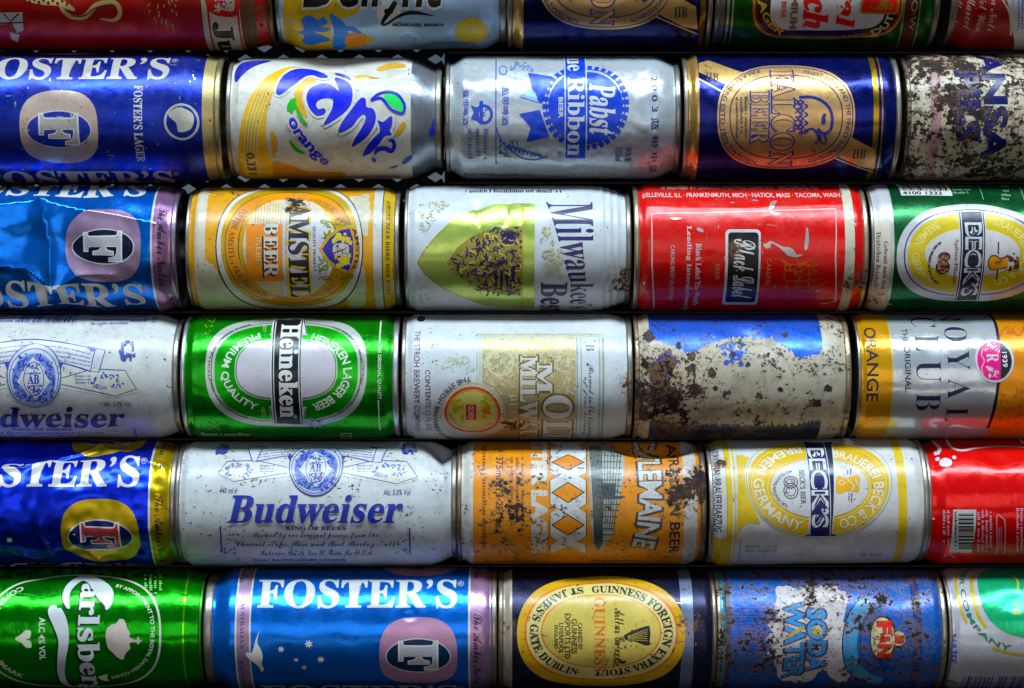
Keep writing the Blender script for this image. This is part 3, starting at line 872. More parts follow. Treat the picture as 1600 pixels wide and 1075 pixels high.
c = Can('drink_can', 'dark green can with white label and red lettering, in the top row', 1110, 1453, -122, 80, left=(50, .88, 9), right=(24, .90, 9), body=(18, 84, 24), bm=.7, br=.28, grime=.25, specks=.25)
c.zoom(1050, 0, 3.583)
c.put('neck_band', c.band(195, 305), (120, 116, 122), .6, .35)
c.put('neck_line', c.band(318, 330) + c.band(345, 354), (196, 186, 160), .7, .3)
c.put('label_rim', c.rrect(455, -700, 1300, 215, 190), (196, 150, 70), .5)
c.put('label_rim', c.rrect(467, -690, 1288, 205, 180), (150, 44, 20), .3)
c.put('label_ring', c.rrect(478, -680, 1277, 196, 172), (14, 14, 16))
c.put('label', c.rrect(556, -600, 1200, 168, 110), (206, 202, 204))
c.put('ring_lettering', c.path('LAGER', [(470, -40), (492, 60), (530, 135), (608, 200)], 44, 'ss') , (206, 160, 60))
c.put('ring_lettering', c.path('BEER HOLLAND', [(640, 214), (760, 218), (900, 216), (1075, 210)], 28, 'ss'), (150, 124, 54))
c.put('ring_lettering', c.path('DUTCH', [(1130, 200), (1190, 168), (1232, 120), (1255, 40), (1262, -40)], 40, 'ss'), (206, 190, 140))
c.put('lettering', c.text('Royal', 905, -330, 1035, 150, 'bi', 'd', off=.03) + c.text('Dutch', 745, -330, 880, 152, 'bi', 'd', off=.03) + c.text('BEER', 612, 8, 640, 100, 'ss', 'd'), (196, 18, 34))
c.put('lettering', c.text('PREMIUM', 668, -160, 708, 160, 'ss', 'd', off=.02), (120, 84, 60))
c.put('crest', c.rrect(1060, -140, 1278, 80, 20), (200, 150, 70), .5)
c.put('crest_ground', c.rrect(1072, -128, 1262, 70, 16), (214, 30, 16))
c.put('crest_lion', c.scribble(1110, -110, 1230, 50, 22, 16, 6, None, .3), (150, 110, 40))
c.put('lid_band', c.band(1318, 1385), (70, 26, 22)); c.put('lid_line', c.band(1302, 1312) + c.band(1392, 1400), (150, 150, 140), .6)
c.put('lid_lettering', c.text('O·W', 1335, 0, 1370, 170, 's', 'd'), (150, 140, 120))

c = Can('drink_can', 'red and white can with pale script lines, rightmost of the top row', 1470, 1800, -122, 80, left=(30, .90, 9), body=(150, 16, 14), bm=.2, grime=.4, specks=.4)
c.zoom(1300, 0, 3.583)
c.put('base_band', c.band(612, 665), (176, 164, 172), .3)
c.put('white_panel', c.poly([(930, -120), (985, 20), (1000, 120), (1022, 230), (1030, 330), (1500, 330), (1500, -300), (930, -300)], False), (206, 206, 214))
c.put('panel_edge', c.stroke([(930, -40), (985, 50), (1002, 130), (1000, 200)], 10), (220, 196, 180))
c.put('script', c.lines(672, -120, 935, 175, 4, 'd', words=['et la Nati', 'de Nel Wan', 'la Marcel', 'St Alessin'], font='scr'), (216, 170, 160))
c.put('small_print', c.lines(1034, 0, 1075, 170, 2, 'd'), (40, 70, 170))

# ================================================================== second row
c = Can('drink_can', 'scuffed dark blue can with pale emblem and cream neck, leftmost of the second row', -88, 356, 83, 287, right=(46, .93, 10), body=(18, 50, 172), bm=.72, br=.28, grime=.35, specks=.3, scratch=.8, rimcol=(176, 160, 120), hot=((330, 200, 10, .6), (100, 120, 16, .5)))
amber(c, -545, 192, 106, (204, 178, 164), .35, (24, 52, 170), (190, 186, 180), None, (196, 190, 190), kang=False, tdx=108)
c.zoom(0, 0, 3.583)
c.put('side_lettering', c.text('FOSTER’S LAGER', 748, 478, 796, 905, 'sb', 'd', off=.01), (206, 206, 206))
c.put('round_emblem', c.ring(1015, 682, 100, 104, 13), (206, 206, 196), .3); c.put('round_emblem_mark', c.poly([(940, 640), (1000, 600), (1080, 640), (1070, 720), (1000, 740), (985, 690)], True), (214, 214, 208), .4)
c.put('neck_band', c.band(1128, 1400), (190, 170, 120), .55, .35)

c = Can('drink_can', 'white and yellow orange-soda can with blue slanting letters and a dented side', 364, 692, 90, 281, left=(16, .93, 7), right=(48, .80, 10), body=(218, 218, 214), br=.28, grime=.35, specks=.35, dents=(('g', 598, 112, 11, 7, 2.2), ('g', 625, 205, 10, 16, .9), ('g', 520, 96, 20, 7, 3.5), ('c', [(545, 116), (600, 124), (640, 112)], 1.6, 1.4), ('n', .3, 12)))
c.zoom(350, 78, 4.444)
YEL = (230, 184, 20); FB = (20, 40, 214)
c.put('neck_band', c.band(1296, 1462), (150, 156, 168), .75, .3)
c.put('swirl', c.stroke([(545, 112, 26), (430, 140, 60), (310, 240, 110), (225, 420, 150), (200, 640, 190), (230, 830, 250), (250, 930, 260)], 100), YEL, .1)
c.put('swirl', c.poly([(330, 940), (340, 770), (430, 790), (560, 838), (700, 850), (840, 856), (840, 940)]), (206, 146, 30), .1)
c.put('swirl', c.stroke([(900, 196), (990, 184), (1080, 188)], 34, taper=True) + c.stroke([(1060, 118), (1160, 98), (1262, 112)], 64, taper=True) + c.stroke([(1182, 604), (1235, 540), (1252, 500)], 38, taper=True) + c.stroke([(640, 205), (545, 240), (515, 340), (575, 470)], 56, taper=True), (220, 168, 24), .1)
c.put('swirl_line', sum([c.stroke([(360 - i * 26, 225 + i * 6), (275 - i * 24, 420), (230 - i * 22, 640), (240 - i * 20, 860)], 6) for i in range(5)], []), (226, 216, 170))
c.put('swirl_line', c.stroke([(330, 560), (350, 640), (345, 740)], 40, taper=True), (214, 170, 40))
c.put('corner_patch', c.poly([(80, 215), (82, 120), (150, 85), (330, 72), (180, 135)], True), (26, 40, 170))
Ff = [(362, 300), (380, 230), (430, 165), (520, 130), (620, 135), (715, 180), (712, 198), (660, 195), (615, 178), (560, 190), (500, 235), (400, 310)]
Fa = [(690, 525), (800, 465), (870, 400), (893, 330), (885, 255), (840, 212), (768, 200), (800, 285), (745, 245), (680, 235), (605, 262), (572, 325), (590, 400), (640, 455), (690, 450), (708, 425), (690, 405), (655, 410), (640, 375), (670, 345), (725, 338), (757, 352), (745, 420)]
Fn = [(795, 575), (815, 510), (880, 420), (950, 335), (985, 345), (990, 395), (1035, 408), (1055, 460), (1040, 530), (985, 610), (890, 675), (905, 620), (950, 550), (985, 480), (970, 448), (930, 480), (885, 535)]
Ft = [(962, 735), (990, 670), (1050, 600), (1085, 560), (1068, 490), (1105, 500), (1140, 470), (1168, 462), (1165, 530), (1150, 560), (1165, 590), (1115, 600), (1080, 650), (1020, 715)]
def halo(pts):
    return c.stroke(pts, 34, True, False, 4, True)
c.put('name_edge', halo(Ff) + halo(Fa) + halo(Fn) + halo(Ft) + c.poly([(640, 375), (670, 345), (725, 338), (757, 352), (720, 420)]), (226, 226, 222))
c.put('name', c.poly(Ff, True, 3) + c.stroke([(770, 166), (880, 204)], 26, taper=True) + c.poly(Fa, True, 3) + c.poly(Fn, True, 3) + c.poly(Ft, True, 3), FB)
c.put('name', c.stroke([(1045, 725, 12), (1070, 690, 34), (1120, 685, 36), (1160, 705, 32), (1182, 670, 26), (1170, 630, 24), (1145, 638, 14)], 24), FB)
c.put('name', c.stroke([(1030, 745), (1052, 775)], 28, taper=True) + c.stroke([(1148, 820), (1210, 800)], 20, taper=True) + c.stroke([(1240, 790), (1305, 745)], 40, taper=True), (40, 54, 190))
c.put('leaf', c.poly([(1105, 320), (1150, 305), (1200, 320), (1245, 375), (1250, 425), (1190, 410), (1140, 370)], True), (50, 214, 120))
c.put('leaf_line', c.stroke([(1020, 350), (1070, 310), (1140, 292), (1205, 310), (1250, 370), (1250, 425), (1225, 438), (1160, 410), (1105, 345), (1075, 335), (1020, 350)], 17), FB)
c.put('green_patch', c.ragged([(440, 380), (465, 338), (505, 335), (508, 400), (470, 440), (438, 425)], 8) + c.stroke([(505, 400), (535, 470), (580, 525)], 26, taper=True) + c.stroke([(455, 630), (500, 690), (560, 720)], 30, taper=True), (40, 170, 50))
c.put('flavour_edge', c.path('orange', [(412, 500), (455, 600), (540, 705), (670, 822)], 92, 'ss', off=.075), (228, 228, 226))
c.put('flavour', c.path('orange', [(420, 490), (466, 592), (552, 694), (682, 808)], 76, 'ss', off=.012), FB)
c.put('volume', c.text('0,33 l', 152, 715, 218, 858, 's', 'd', off=.014), (20, 20, 20))
c.put('neck_patch', c.poly([(1420, 600), (1455, 470), (1462, 610), (1435, 640)]), (28, 48, 190))
c.put('foot_print', c.lines(600, 868, 1270, 894, 1), (150, 90, 50))

c = Can('drink_can', 'dimpled silvery white can with blue round badge and ribbon tails', 698, 1058, 87, 281, left=(24, .88, 7), right=(30, .87, 9), body=(196, 206, 220), bm=.35, br=.26, grime=.22, specks=.3, scratch=.05,
        dents=(('g', 735, 110, 8, 6, 1.4), ('g', 720, 150, 5, 8, 1.0), ('g', 1005, 125, 6, 8, 1.1), ('g', 1012, 165, 4, 6, 1.0), ('g', 1005, 195, 4, 4, -.5), ('g', 735, 235, 7, 7, .8), ('g', 870, 240, 12, 6, .6), ('n', .16, 7), ('n', .08, 3.2)))
c.zoom(680, 0, 3.583)
PB = (20, 70, 206)
c.put('badge_scallop', sum([c.ring(842, 605, 243, 236, 34, 2, 2, a, a + 6.2) for a in range(0, 360, 10)], []), PB, .2)
c.put('badge_scallop_line', c.ring(842, 605, 224, 218, 6), PB, .2)
c.put('badge', c.ell(842, 605, 208, 202), PB, .25, .28)
c.put('ribbon_tail', c.poly([(520, 410), (655, 430), (600, 578), (475, 545), (538, 490)]) + c.poly([(470, 638), (585, 615), (640, 765), (510, 796), (535, 712)]), PB, .25, .28)
c.put('ribbon_fold', c.poly([(478, 545), (538, 492), (560, 520), (580, 575)]), (150, 190, 236), .3)
c.put('name_bar', c.rect(724, 120, 850, 886), PB, .25, .28)
c.put('name_bar_edge', c.rect(724, 120, 731, 886) + c.rect(843, 120, 850, 886), (200, 214, 232), .3)
c.put('lettering', c.text('Blue Ribbon', 742, 255, 836, 872, 'sb', 'd', off=.006) + c.text('BEER', 690, 545, 716, 662, 'ss', 'd') + c.text('Pabst', 864, 470, 1006, 755, 'bi', 'd', off=.012), (216, 224, 236), .2)
c.put('column_lettering', c.text('2 0 0 3 蓝 带 中 国', 1210, 425, 1252, 965, 's', 'd', off=.012), (30, 50, 120))
c.put('side_lettering', c.text('蓝带啤酒', 374, 490, 412, 700, 's', 'd', off=.012) + c.text('净含量', 1062, 820, 1100, 905, 's', 'd', off=.01) + c.text('355ml', 1008, 820, 1048, 905, 'si', 'd') + c.text('®', 682, 850, 710, 880, 's', 'h') + c.text('蓝带啤酒', 155, 500, 186, 700, 's', 'd', off=.012), (40, 76, 180))
c.put('small_badge', c.ring(272, 640, 52, 56, 16) + c.poly([(200, 590), (245, 605), (245, 680), (200, 665), (215, 630)]) + c.rect(248, 565, 268, 695) + c.scribble(240, 600, 300, 680, 10, 8), (36, 72, 184))
c.put('rule', c.rect(336, 330, 343, 920), (70, 100, 180))
c.put('small_print', c.lines(170, 720, 300, 910, 3, 'd'), (96, 116, 170))
c.put('wheat_ear', c.stroke([(340, 710), (380, 800), (480, 880), (560, 895), (630, 880)], 7) + sum([c.stroke([(400 + i * 22, 830 + i * 7 - (i > 5) * (i - 5) * 8), (415 + i * 22, 810 + i * 8), (432 + i * 22, 850 + i * 5)], 11, True, True) for i in range(9)], []) + c.scribble(360, 780, 470, 880, 18, 8), (44, 80, 180))
c.put('top_mark', c.ring(380, 395, 24, 26, 6) + c.scribble(425, 350, 545, 400, 14, 8, 3), (96, 130, 190))
c.put('footer', c.lines(160, 968, 570, 988, 1), (20, 30, 90))

c = Can('drink_can', 'dark blue can with tan oval label and bird head, in the second row', 1062, 1392, 84, 284, left=(14, .94, 7), right=(16, .94, 8), body=(10, 26, 110), bm=.75, br=.22, grime=.22, specks=.32, rimcol=(170, 160, 140), hot=((1270, 232, 20, .6), (1110, 110, 20, .5)))
falcon(c, 0)

c = Can('drink_can', 'badly rusted white can with dark blue column lettering, right end of the second row', 1400, 1742, 84, 284, left=(14, .94, 7), body=(214, 208, 190), rust=.70, dark=.45, specks=1.0, grime=.4, hot=((1450, 110, 50, .25),), seed=9.1)
c.zoom(1300, 0, 3.583)
c.put('base_band', c.band(372, 428), (24, 40, 150)); c.put('base_line', c.band(428, 446), (180, 150, 50))
c.put('base_lettering', c.text('HANSA PILS', 388, 455, 424, 930, 's', 'd'), (160, 170, 200))
c.put('pink_stripe', c.band(556, 612), (186, 140, 150))
c.put('lettering', c.text('PILS', 700, 400, 832, 790, 'ss', 'd', off=.025) + c.text('HANSA', 850, 215, 982, 890, 'ss', 'd', off=.02), (12, 18, 84), Rust=.36, Hot1=0., Grime=.1)
c.put('side_lettering', c.text('QUALITY', 1010, 430, 1050, 790, 'sb', 'd'), (90, 40, 70))

# ================================================================== third row
c = Can('drink_can', 'crumpled bright blue can with mauve emblem and mauve band, leftmost of the third row', -160, 289, 289, 487, right=(20, .93, 9), body=(26, 124, 238), bm=.78, br=.24, grime=.08, specks=.1, scratch=.12, crinkle=.2, rimcol=(150, 130, 150),
        dents=(('g', 55, 392, 36, 19, 6.5), ('c', [(-60, 330), (66, 316), (130, 328), (250, 352)], 2.6, 2.1), ('c', [(66, 318), (74, 380), (82, 452)], 2.6, 3.0), ('c', [(82, 452), (40, 425), (-30, 415)], 2.4, 2.0), ('c', [(82, 452), (120, 432), (170, 430)], 2.4, 1.8), ('g', 100, 370, 9, 16, 1.8, 15), ('g', 38, 370, 8, 14, 1.6, -12), ('g', 150, 425, 10, 6, 1.0), ('n', .8, 16), ('n', .12, 5)))
amber(c, -480, 375, 466, (184, 150, 186), .6, (16, 28, 56), (206, 208, 220), (176, 128, 170), kang=False)

c = Can('drink_can', 'orange and cream can with oval beer label and blue shield', 303, 628, 292, 485, left=(16, .94, 5), right=(18, .92, 8), body=(212, 154, 56), grime=.35, specks=.4, dark=1., hot=((462, 316, 13, 1.1), (350, 300, 18, 1.0)), dents=(('g', 460, 312, 9, 6, 1.4), ('n', .12, 10)))
c.zoom(290, 270, 4.571)
OR = (216, 138, 40)
c.put('base_band', c.band(60, 138), (208, 202, 184))
c.put('pale_corner', c.ragged([(138, 620), (200, 660), (260, 760), (420, 860), (540, 930), (540, 1200), (138, 1200)], 14) + c.ragged([(1180, 180), (1310, 150), (1320, 330), (1290, 470), (1240, 380)], 14) + c.ragged([(1250, 650), (1290, 700), (1290, 940), (1180, 990), (1150, 900)], 12), (206, 196, 168))
c.put('stripe', c.band(1338, 1400), (214, 212, 214)); c.put('stripe_line', c.band(1400, 1407), (40, 60, 40)); c.put('yellow_stripe', c.band(1408, 1508), (206, 170, 30))
c.put('stripe_lettering', c.text('AMSTEL BEER BIERE BIER BIRRA', 1428, 190, 1456, 880, 'sb', 'd'), (50, 40, 20))
c.put('oval_edge', c.ell(741, 532, 528, 446), (20, 24, 50))
c.put('oval_rim', c.ell(741, 532, 520, 438), (218, 216, 212))
c.put('oval_ring', c.ell(741, 532, 490, 418), (196, 156, 40), .15)
c.put('oval_ring_line', c.ring(741, 532, 462, 394, 6) + c.ring(741, 532, 368, 372, 7), (110, 84, 20))
c.put('oval_ring_tint', c.ring(741, 532, 456, 388, 84), (212, 146, 44))
c.put('ring_lettering', c.arc('TO THE AMSTEL ⁎ OLD BREWED', 741, 532, 440, 376, 140, 245, 44, 'sb'), (110, 80, 26))
c.put('ring_lettering', c.arc('CONTROLE', 741, 532, 392, 340, 72, 35, 44, 'sb') + c.arc('QUALITE', 741, 532, 392, 340, -38, -72, 44, 'sb'), (150, 110, 30))
c.put('oval_ground', c.ell(741, 532, 330, 352), (216, 196, 160))
c.put('white_ground', c.poly([(700, 190), (840, 200), (960, 290), (1020, 380), (1040, 500), (1040, 640), (1000, 720), (900, 840), (700, 880)]), (206, 206, 220))
c.put('orange_panel', c.rect(432, 368, 692, 772), (220, 142, 56))
c.put('panel_line', c.rect(715, 225, 722, 880) + sum([c.rect(440 + i * 20, 215, 444 + i * 20, 365) + c.rect(440 + i * 20, 775, 444 + i * 20, 860) for i in range(3, 13)], []), (190, 150, 70))
c.put('name_edge', c.text('AMSTEL', 722, 222, 886, 888, 'sb', 'd', off=.05), (214, 176, 60))
c.put('name', c.text('AMSTEL', 735, 230, 880, 880, 'sb', 'd', off=.016), (16, 18, 40))
c.put('beer_shadow', c.text('BEER', 550, 366, 650, 746, 'sb', 'd', off=.03), (40, 26, 20))
c.put('beer', c.text('BEER', 560, 358, 658, 738, 'sb', 'd', off=.01), (220, 216, 206))
c.put('small_print', c.text('QUALITY PRODUCT', 904, 385, 930, 705, 'sb', 'd'), (60, 60, 60))
c.put('small_print', c.text('BIERE', 505, 460, 540, 650, 'sb', 'd'), (224, 190, 130))
c.put('shield_leaves', c.scribble(950, 330, 1190, 470, 46, 12, 4, lambda x, y: y > 560 - x * .22 - 70, .16) + c.scribble(950, 600, 1190, 760, 46, 12, 6, None, .16), (120, 130, 50))
c.put('shield_edge', c.poly([(952, 545), (1010, 455), (1090, 395), (1195, 370), (1235, 470), (1242, 545), (1235, 630), (1190, 722), (1080, 690), (1005, 630)], False), (206, 160, 40), .3)
c.put('shield', c.poly([(975, 545), (1030, 468), (1100, 415), (1172, 398), (1195, 470), (1200, 545), (1195, 620), (1168, 698), (1090, 670), (1025, 618)], False), (24, 26, 150))
c.put('shield_lions', c.scribble(1060, 440, 1180, 510, 14, 22, 3, None, .35) + c.scribble(1060, 590, 1180, 665, 14, 22, 5, None, .35), (214, 190, 60))
c.put('shield_arms', c.ell(1110, 550, 58, 46, 3) , (206, 196, 190)); c.put('shield_arms_mark', c.text('A', 1085, 530, 1135, 570, 'sb', 'd') + c.scribble(1060, 510, 1170, 595, 10, 9, 8), (110, 60, 60))
c.put('shield_lettering', c.path('AMSTEL', [(1185, 400), (1210, 470), (1216, 545), (1208, 620), (1180, 695)], 26, 'ss'), (80, 20, 20))

c = Can('drink_can', 'white can with pointed gold panel and tapering blue-black lettering, ribbed neck', 636, 982, 289, 487, left=(14, .95, 5), right=(52, .87, 8), ribs=((43.0, 1.1, .016), (46.8, 1.1, .016), (50.6, 1.1, .016)), body=(206, 214, 226), br=.26, grime=.25, specks=.25, hot=((975, 450, 22, .9),),
        dents=(('c', [(745, 322), (752, 360), (748, 420)], 1.3, -1.1), ('c', [(795, 318), (788, 352)], 1.2, -1.0), ('c', [(822, 325), (815, 365)], 1.3, .7), ('g', 745, 318, 5, 4, 1.2), ('n', .18, 9)))
c.zoom(620, 270, 4.21)
c.put('gold_panel', c.poly([(138, 588), (190, 500), (290, 385), (400, 295), (520, 240), (640, 208), (780, 200), (908, 205), (905, 540), (905, 890), (760, 890), (600, 872), (440, 820), (320, 765), (200, 675)]), (182, 198, 122), .5, .24)
c.put('panel_edge', c.stroke([(138, 588), (190, 500), (290, 385), (400, 295), (520, 240)], 7) + c.stroke([(138, 588), (200, 675), (320, 765), (440, 820), (600, 872)], 7) + c.rect(822, 205, 830, 885), (190, 150, 50), .4)
tri = lambda x, y: abs(y - 590) < (x - 330) * .78 and 330 < x < 820 and 360 < y < 810
c.put('engraving_ground', c.poly([(332, 588), (400, 490), (490, 420), (570, 385), (700, 360), (818, 352), (818, 806), (700, 800), (560, 770), (470, 720), (390, 660)]), (150, 136, 74), .3)
c.put('engraving', c.scribble(332, 362, 816, 804, 170, 11, 4, tri, .09) + c.rect(690, 400, 775, 470) + c.rect(640, 640, 660, 750) + c.rect(680, 640, 700, 750) + c.rect(720, 640, 735, 750) + c.rect(760, 610, 775, 760), (36, 28, 74))
c.put('engraving', c.scribble(340, 400, 816, 780, 60, 9, 9, tri, .07), (196, 180, 96))
def mil(q):
    q = q.copy(); x = q[:, 0]
    q[:, 1] = 1 - (1 - q[:, 1]) * (1.0 - .52 * np.clip(x / .62, 0, 1) ** .85)
    q[:, 0] = x ** .86
    return q
c.put('name', c.text("Milwaukee’s", 975, 192, 1298, 893, 'sb', 'd', off=-.002, warp=mil), (44, 40, 96))
c.put('name', c.text('Best', 945, 722, 1118, 915, 'sb', 'd', off=.01), (44, 36, 84))
c.put('ornament', c.scribble(950, 360, 1030, 480, 18, 8, 3, None, .4) + c.scribble(960, 500, 1090, 700, 34, 9, 5, None, .3) + c.scribble(150, 190, 380, 390, 40, 6, 6, lambda x, y: x + y < 560, .12) + c.scribble(150, 740, 220, 860, 14, 6, 7), (190, 182, 130))
c.put('top_print', c.lines(440, 108, 1195, 140, 1, seed=4), (24, 26, 60))

c = Can('drink_can', 'scratched bright red can with small black script plate', 986, 1342, 287, 487, left=(14, .95, 8), right=(16, .95, 8), body=(204, 12, 28), bm=.15, br=.22, grime=.32, specks=.4, scratch=.75, rimcol=(186, 172, 140), hot=((1150, 392, 9, 1.0), (1335, 440, 18, 1.0)), dents=(('c', [(985, 322), (1140, 326), (1330, 318)], 1.5, .35), ('n', .15, 12)))
c.zoom(970, 270, 4.21)
c.put('base_band', c.band(62, 98), (210, 204, 190)); c.put('lid_band', c.band(1476, 1540), (206, 198, 178))
PK = (224, 200, 204)
c.put('frame', c.stroke([(218, 890), (205, 600), (202, 268), (640, 262), (1412, 238), (1412, 560), (1410, 845), (1310, 860)], 9, False), PK)
c.put('top_lettering', c.text('© BREWED BY CARLING BREWING COMPANY · BALTIMORE, MD', 265, 88, 1300, 112, 's', off=.012) + c.text('BELLEVILLE, ILL · FRANKENMUTH, MICH · NATICK, MASS · TACOMA, WASH', 145, 134, 1440, 166, 's', off=.012), PK)
c.put('plate_edge', c.rrect(686, 372, 918, 866, 30), (214, 212, 216)); c.put('plate', c.rrect(704, 392, 904, 850, 22), (12, 14, 26))
c.put('plate_lettering', c.text('Black Label', 742, 436, 880, 822, 'scr', 'd', off=.012), (222, 218, 220))
c.put('lettering', c.text('Leading International Brand in', 425, 350, 462, 1000, 'sb', 'd', off=.008) + c.text('Black Label The World’s', 490, 465, 526, 870, 'sb', 'd', off=.008) + c.text('CARLING BREWING COMPANY', 325, 478, 352, 840, 'sl', 'd'), PK)
c.put('lettering', c.text('BEER', 622, 600, 650, 705, 'sl', 'd') + c.text('CARLING', 957, 565, 988, 738, 'sl', 'd'), (206, 130, 100))
c.put('crest', c.scribble(1050, 545, 1180, 790, 26, 9, 4, None, .35) + c.scribble(1160, 545, 1300, 780, 22, 8, 6, None, .3) + c.frame(1075, 600, 1240, 715, 7), (206, 110, 74), .2)
c.put('scratch', c.stroke([(940, 470, 10), (965, 482, 34), (985, 458, 16), (1020, 470, 12), (1060, 495, 20), (1110, 520, 52), (1150, 545, 22), (1195, 540, 8)], 20) + c.stroke([(985, 245, 20), (1000, 205, 34), (1025, 185, 10)], 16) + c.stroke([(985, 258), (1020, 272), (1050, 268)], 14, taper=True)
      + c.stroke([(860, 180), (905, 184)], 12, taper=True) + c.stroke([(720, 196), (748, 198)], 10, taper=True) + c.stroke([(500, 368), (545, 388)], 24, taper=True) + c.stroke([(1440, 110), (1455, 145)], 14, taper=True) + c.stroke([(1225, 360, 20), (1225, 440, 24), (1215, 510, 34)], 20, True, True), (196, 196, 200), .7, .3)

c = Can('drink_can', 'green can with silver base band and oval cream label crossed by a black bar', 1346, 1692, 287, 487, left=(14, .95, 5), right=(16, .95, 8), body=(10, 92, 56), bm=.7, br=.26, grime=.2, specks=.2, hot=((1365, 470, 24, .8),))
c.zoom(1330, 270, 4.674)
c.put('base_band', c.band(70, 305), (206, 206, 218), .25); c.put('base_band_edge', c.band(303, 316), (200, 206, 210), .4)
c.put('base_panel', c.frame(148, 312, 292, 960, 6), (190, 184, 140)); c.put('base_panel_ground', c.rect(160, 325, 282, 950), (214, 208, 196))
c.put('base_lettering', c.text('Gebraut nach dem', 235, 500, 268, 850, 'sb', 'd') + c.text('Deutschen Reinheits', 183, 430, 218, 850, 'sb', 'd'), (90, 60, 40))
c.put('barcode_ground', c.rect(332, 0, 702, 168), (206, 208, 210)); c.put('barcode', c.bars(360, 0, 680, 132, 22, True, 5) + c.text('4100 1332', 375, 138, 665, 162, 'ss'), (16, 16, 20))
c.put('back_print', c.lines(740, 90, 880, 160, 3) + c.lines(1100, 90, 1160, 200, 4) + c.rect(945, 80, 950, 195) + c.rect(1245, 80, 1250, 195), (120, 160, 130))
c.put('oval_rim', c.ell(885, 585, 552, 356, 2.15), (206, 206, 216), .2)
c.put('oval_line', c.ring(885, 585, 500, 318, 9, 2.15), (30, 40, 110))
c.put('oval_ring', c.ell(885, 585, 470, 292, 2.15), (206, 182, 62), .1)
c.put('ring_lettering', c.arc('BREMEN · GERMANY', 885, 585, 446, 276, 125, 235, 58, 'ss') + c.arc('BRAUEREI BECK & CO', 885, 585, 372, 222, 65, -65, 58, 'ss'), (222, 208, 130))
c.put('oval_ground', c.ell(885, 585, 348, 180), (212, 208, 212))
c.put('bar_edge', c.rect(790, 282, 985, 936), (214, 214, 220)); c.put('bar_line', c.rect(797, 286, 978, 932), (20, 24, 60)); c.put('bar_line', c.rect(806, 286, 969, 932), (214, 214, 220)); c.put('bar', c.rect(813, 286, 962, 932), (14, 18, 54))
c.put('name', c.text("BECK’S", 832, 368, 952, 900, 'ss', 'd', off=.02), (214, 216, 222), .2); c.put('name_line', c.text("BECK’S", 848, 378, 936, 890, 'ss', 'd', off=-.028), (30, 34, 70))
c.put('lettering', c.text('Spitzen-Pilsener', 745, 488, 782, 815, 'sb', 'd'), (110, 44, 50))
c.put('medal', c.ell(680, 612, 44, 34) + c.ell(668, 688, 52, 52), (104, 60, 50)); c.put('medal_line', c.ring(680, 612, 44, 34, 7) + c.ring(668, 688, 52, 52, 7) + c.ring(668, 688, 34, 34, 6) + c.ring(680, 612, 26, 20, 6), (44, 20, 24)); c.put('medal_relief', c.scribble(632, 590, 712, 730, 34, 8), (176, 140, 116))
c.put('motto', sum([c.ring(700, 655, 140, 168, 17, 2, 2, a, a + r_) for a, r_ in zip(range(112, 250, 7), [5, 3.5, 5, 4.5, 2.5] * 4)], []), (40, 34, 44))
c.put('key', c.poly([(1000, 655), (1020, 610), (1060, 605), (1090, 625), (1135, 610), (1140, 690), (1090, 700), (1050, 712), (1015, 700)], True) , (220, 150, 40)); c.put('crown', c.scribble(1135, 590, 1220, 715, 30, 16, 4, None, .25), (90, 40, 34)); c.put('key_line', c.rect(1070, 505, 1080, 595) + c.rect(1062, 712, 1072, 790) + c.stroke([(1000, 655), (1020, 610), (1060, 605), (1090, 625), (1135, 610)], 7) + c.stroke([(1000, 655), (1015, 700), (1050, 712), (1090, 700), (1140, 690)], 7) + c.stroke([(1050, 660), (1100, 640)], 7), (50, 26, 20))

# ================================================================== fourth row
c = Can('drink_can', 'white can with blue seal and half a blue name, leftmost of the fourth row', -140, 291, 490, 685, left=(20, .9, 8), right=(30, .90, 9), body=(208, 212, 216), br=.3, grime=.35, specks=.5)
bud(c, -426, 652, (18, 30, 110))
c.zoom(0, 470, 4.675)
c.put('barcode', c.bars(170, 20, 590, 158, 24, True, 7) + c.lines(-60, 95, 140, 170, 2) + c.lines(665, 70, 945, 180, 4, 'h', 8) + c.text('®', 1110, 110, 1150, 160, 's') + c.lines(950, 95, 1100, 165, 2), (60, 84, 170))

c = Can('drink_can', 'bright green can with oval white label crossed by a black name banner', 296, 627, 490, 686, left=(14, .95, 6), right=(16, .94, 9), body=(44, 150, 16), bm=.72, br=.24, grime=.1, specks=.1, scratch=.1, rimcol=(200, 200, 206), hot=((495, 660, 6, .3),))
c.zoom(280, 470, 4.444)
HG = (44, 150, 16)
c.put('dot_pattern', sum([c.ell(1320 + (i % 9) * 20 + (i // 9 % 2) * 10, 170 + (i // 9) * 18, 5, 5, 2, 6) for i in range(9 * 38) if (i % 9) != 4 or True], []) + sum([c.ell(130 + (i % 3) * 22 + (i // 3 % 2) * 11, 300 + (i // 3) * 18, 5, 5, 2, 6) for i in range(3 * 26)], []), (20, 90, 8), .6)
c.put('oval_rim', c.ell(741, 498, 562, 376, 2.45), (200, 206, 206), .35, .28)
c.put('oval_rim_line', c.ring(741, 498, 524, 344, 6, 2.45), (30, 90, 20), .3)
c.put('oval_ring', c.ell(741, 498, 500, 330, 2.45), (66, 172, 14), .62, .26)
c.put('rim_lettering', c.arc('BIERE GEBRAUT IN HOLLAND AMSTERDAM', 741, 498, 545, 364, 120, 240, 15, 'ss') + c.arc('HEINEKEN INTERNATIONAL AMSTERDAM', 741, 498, 528, 350, 55, -50, 15, 'ss'), (70, 90, 70))
c.put('ring_lettering', c.arc('PREMIUM QUALITY', 741, 498, 462, 302, 116, 244, 62, 'ss'), (220, 228, 220))
c.put('ring_lettering', c.arc('HEINEKEN LAGER BEER', 741, 498, 398, 240, 66, -66, 62, 'ss'), (220, 228, 220))
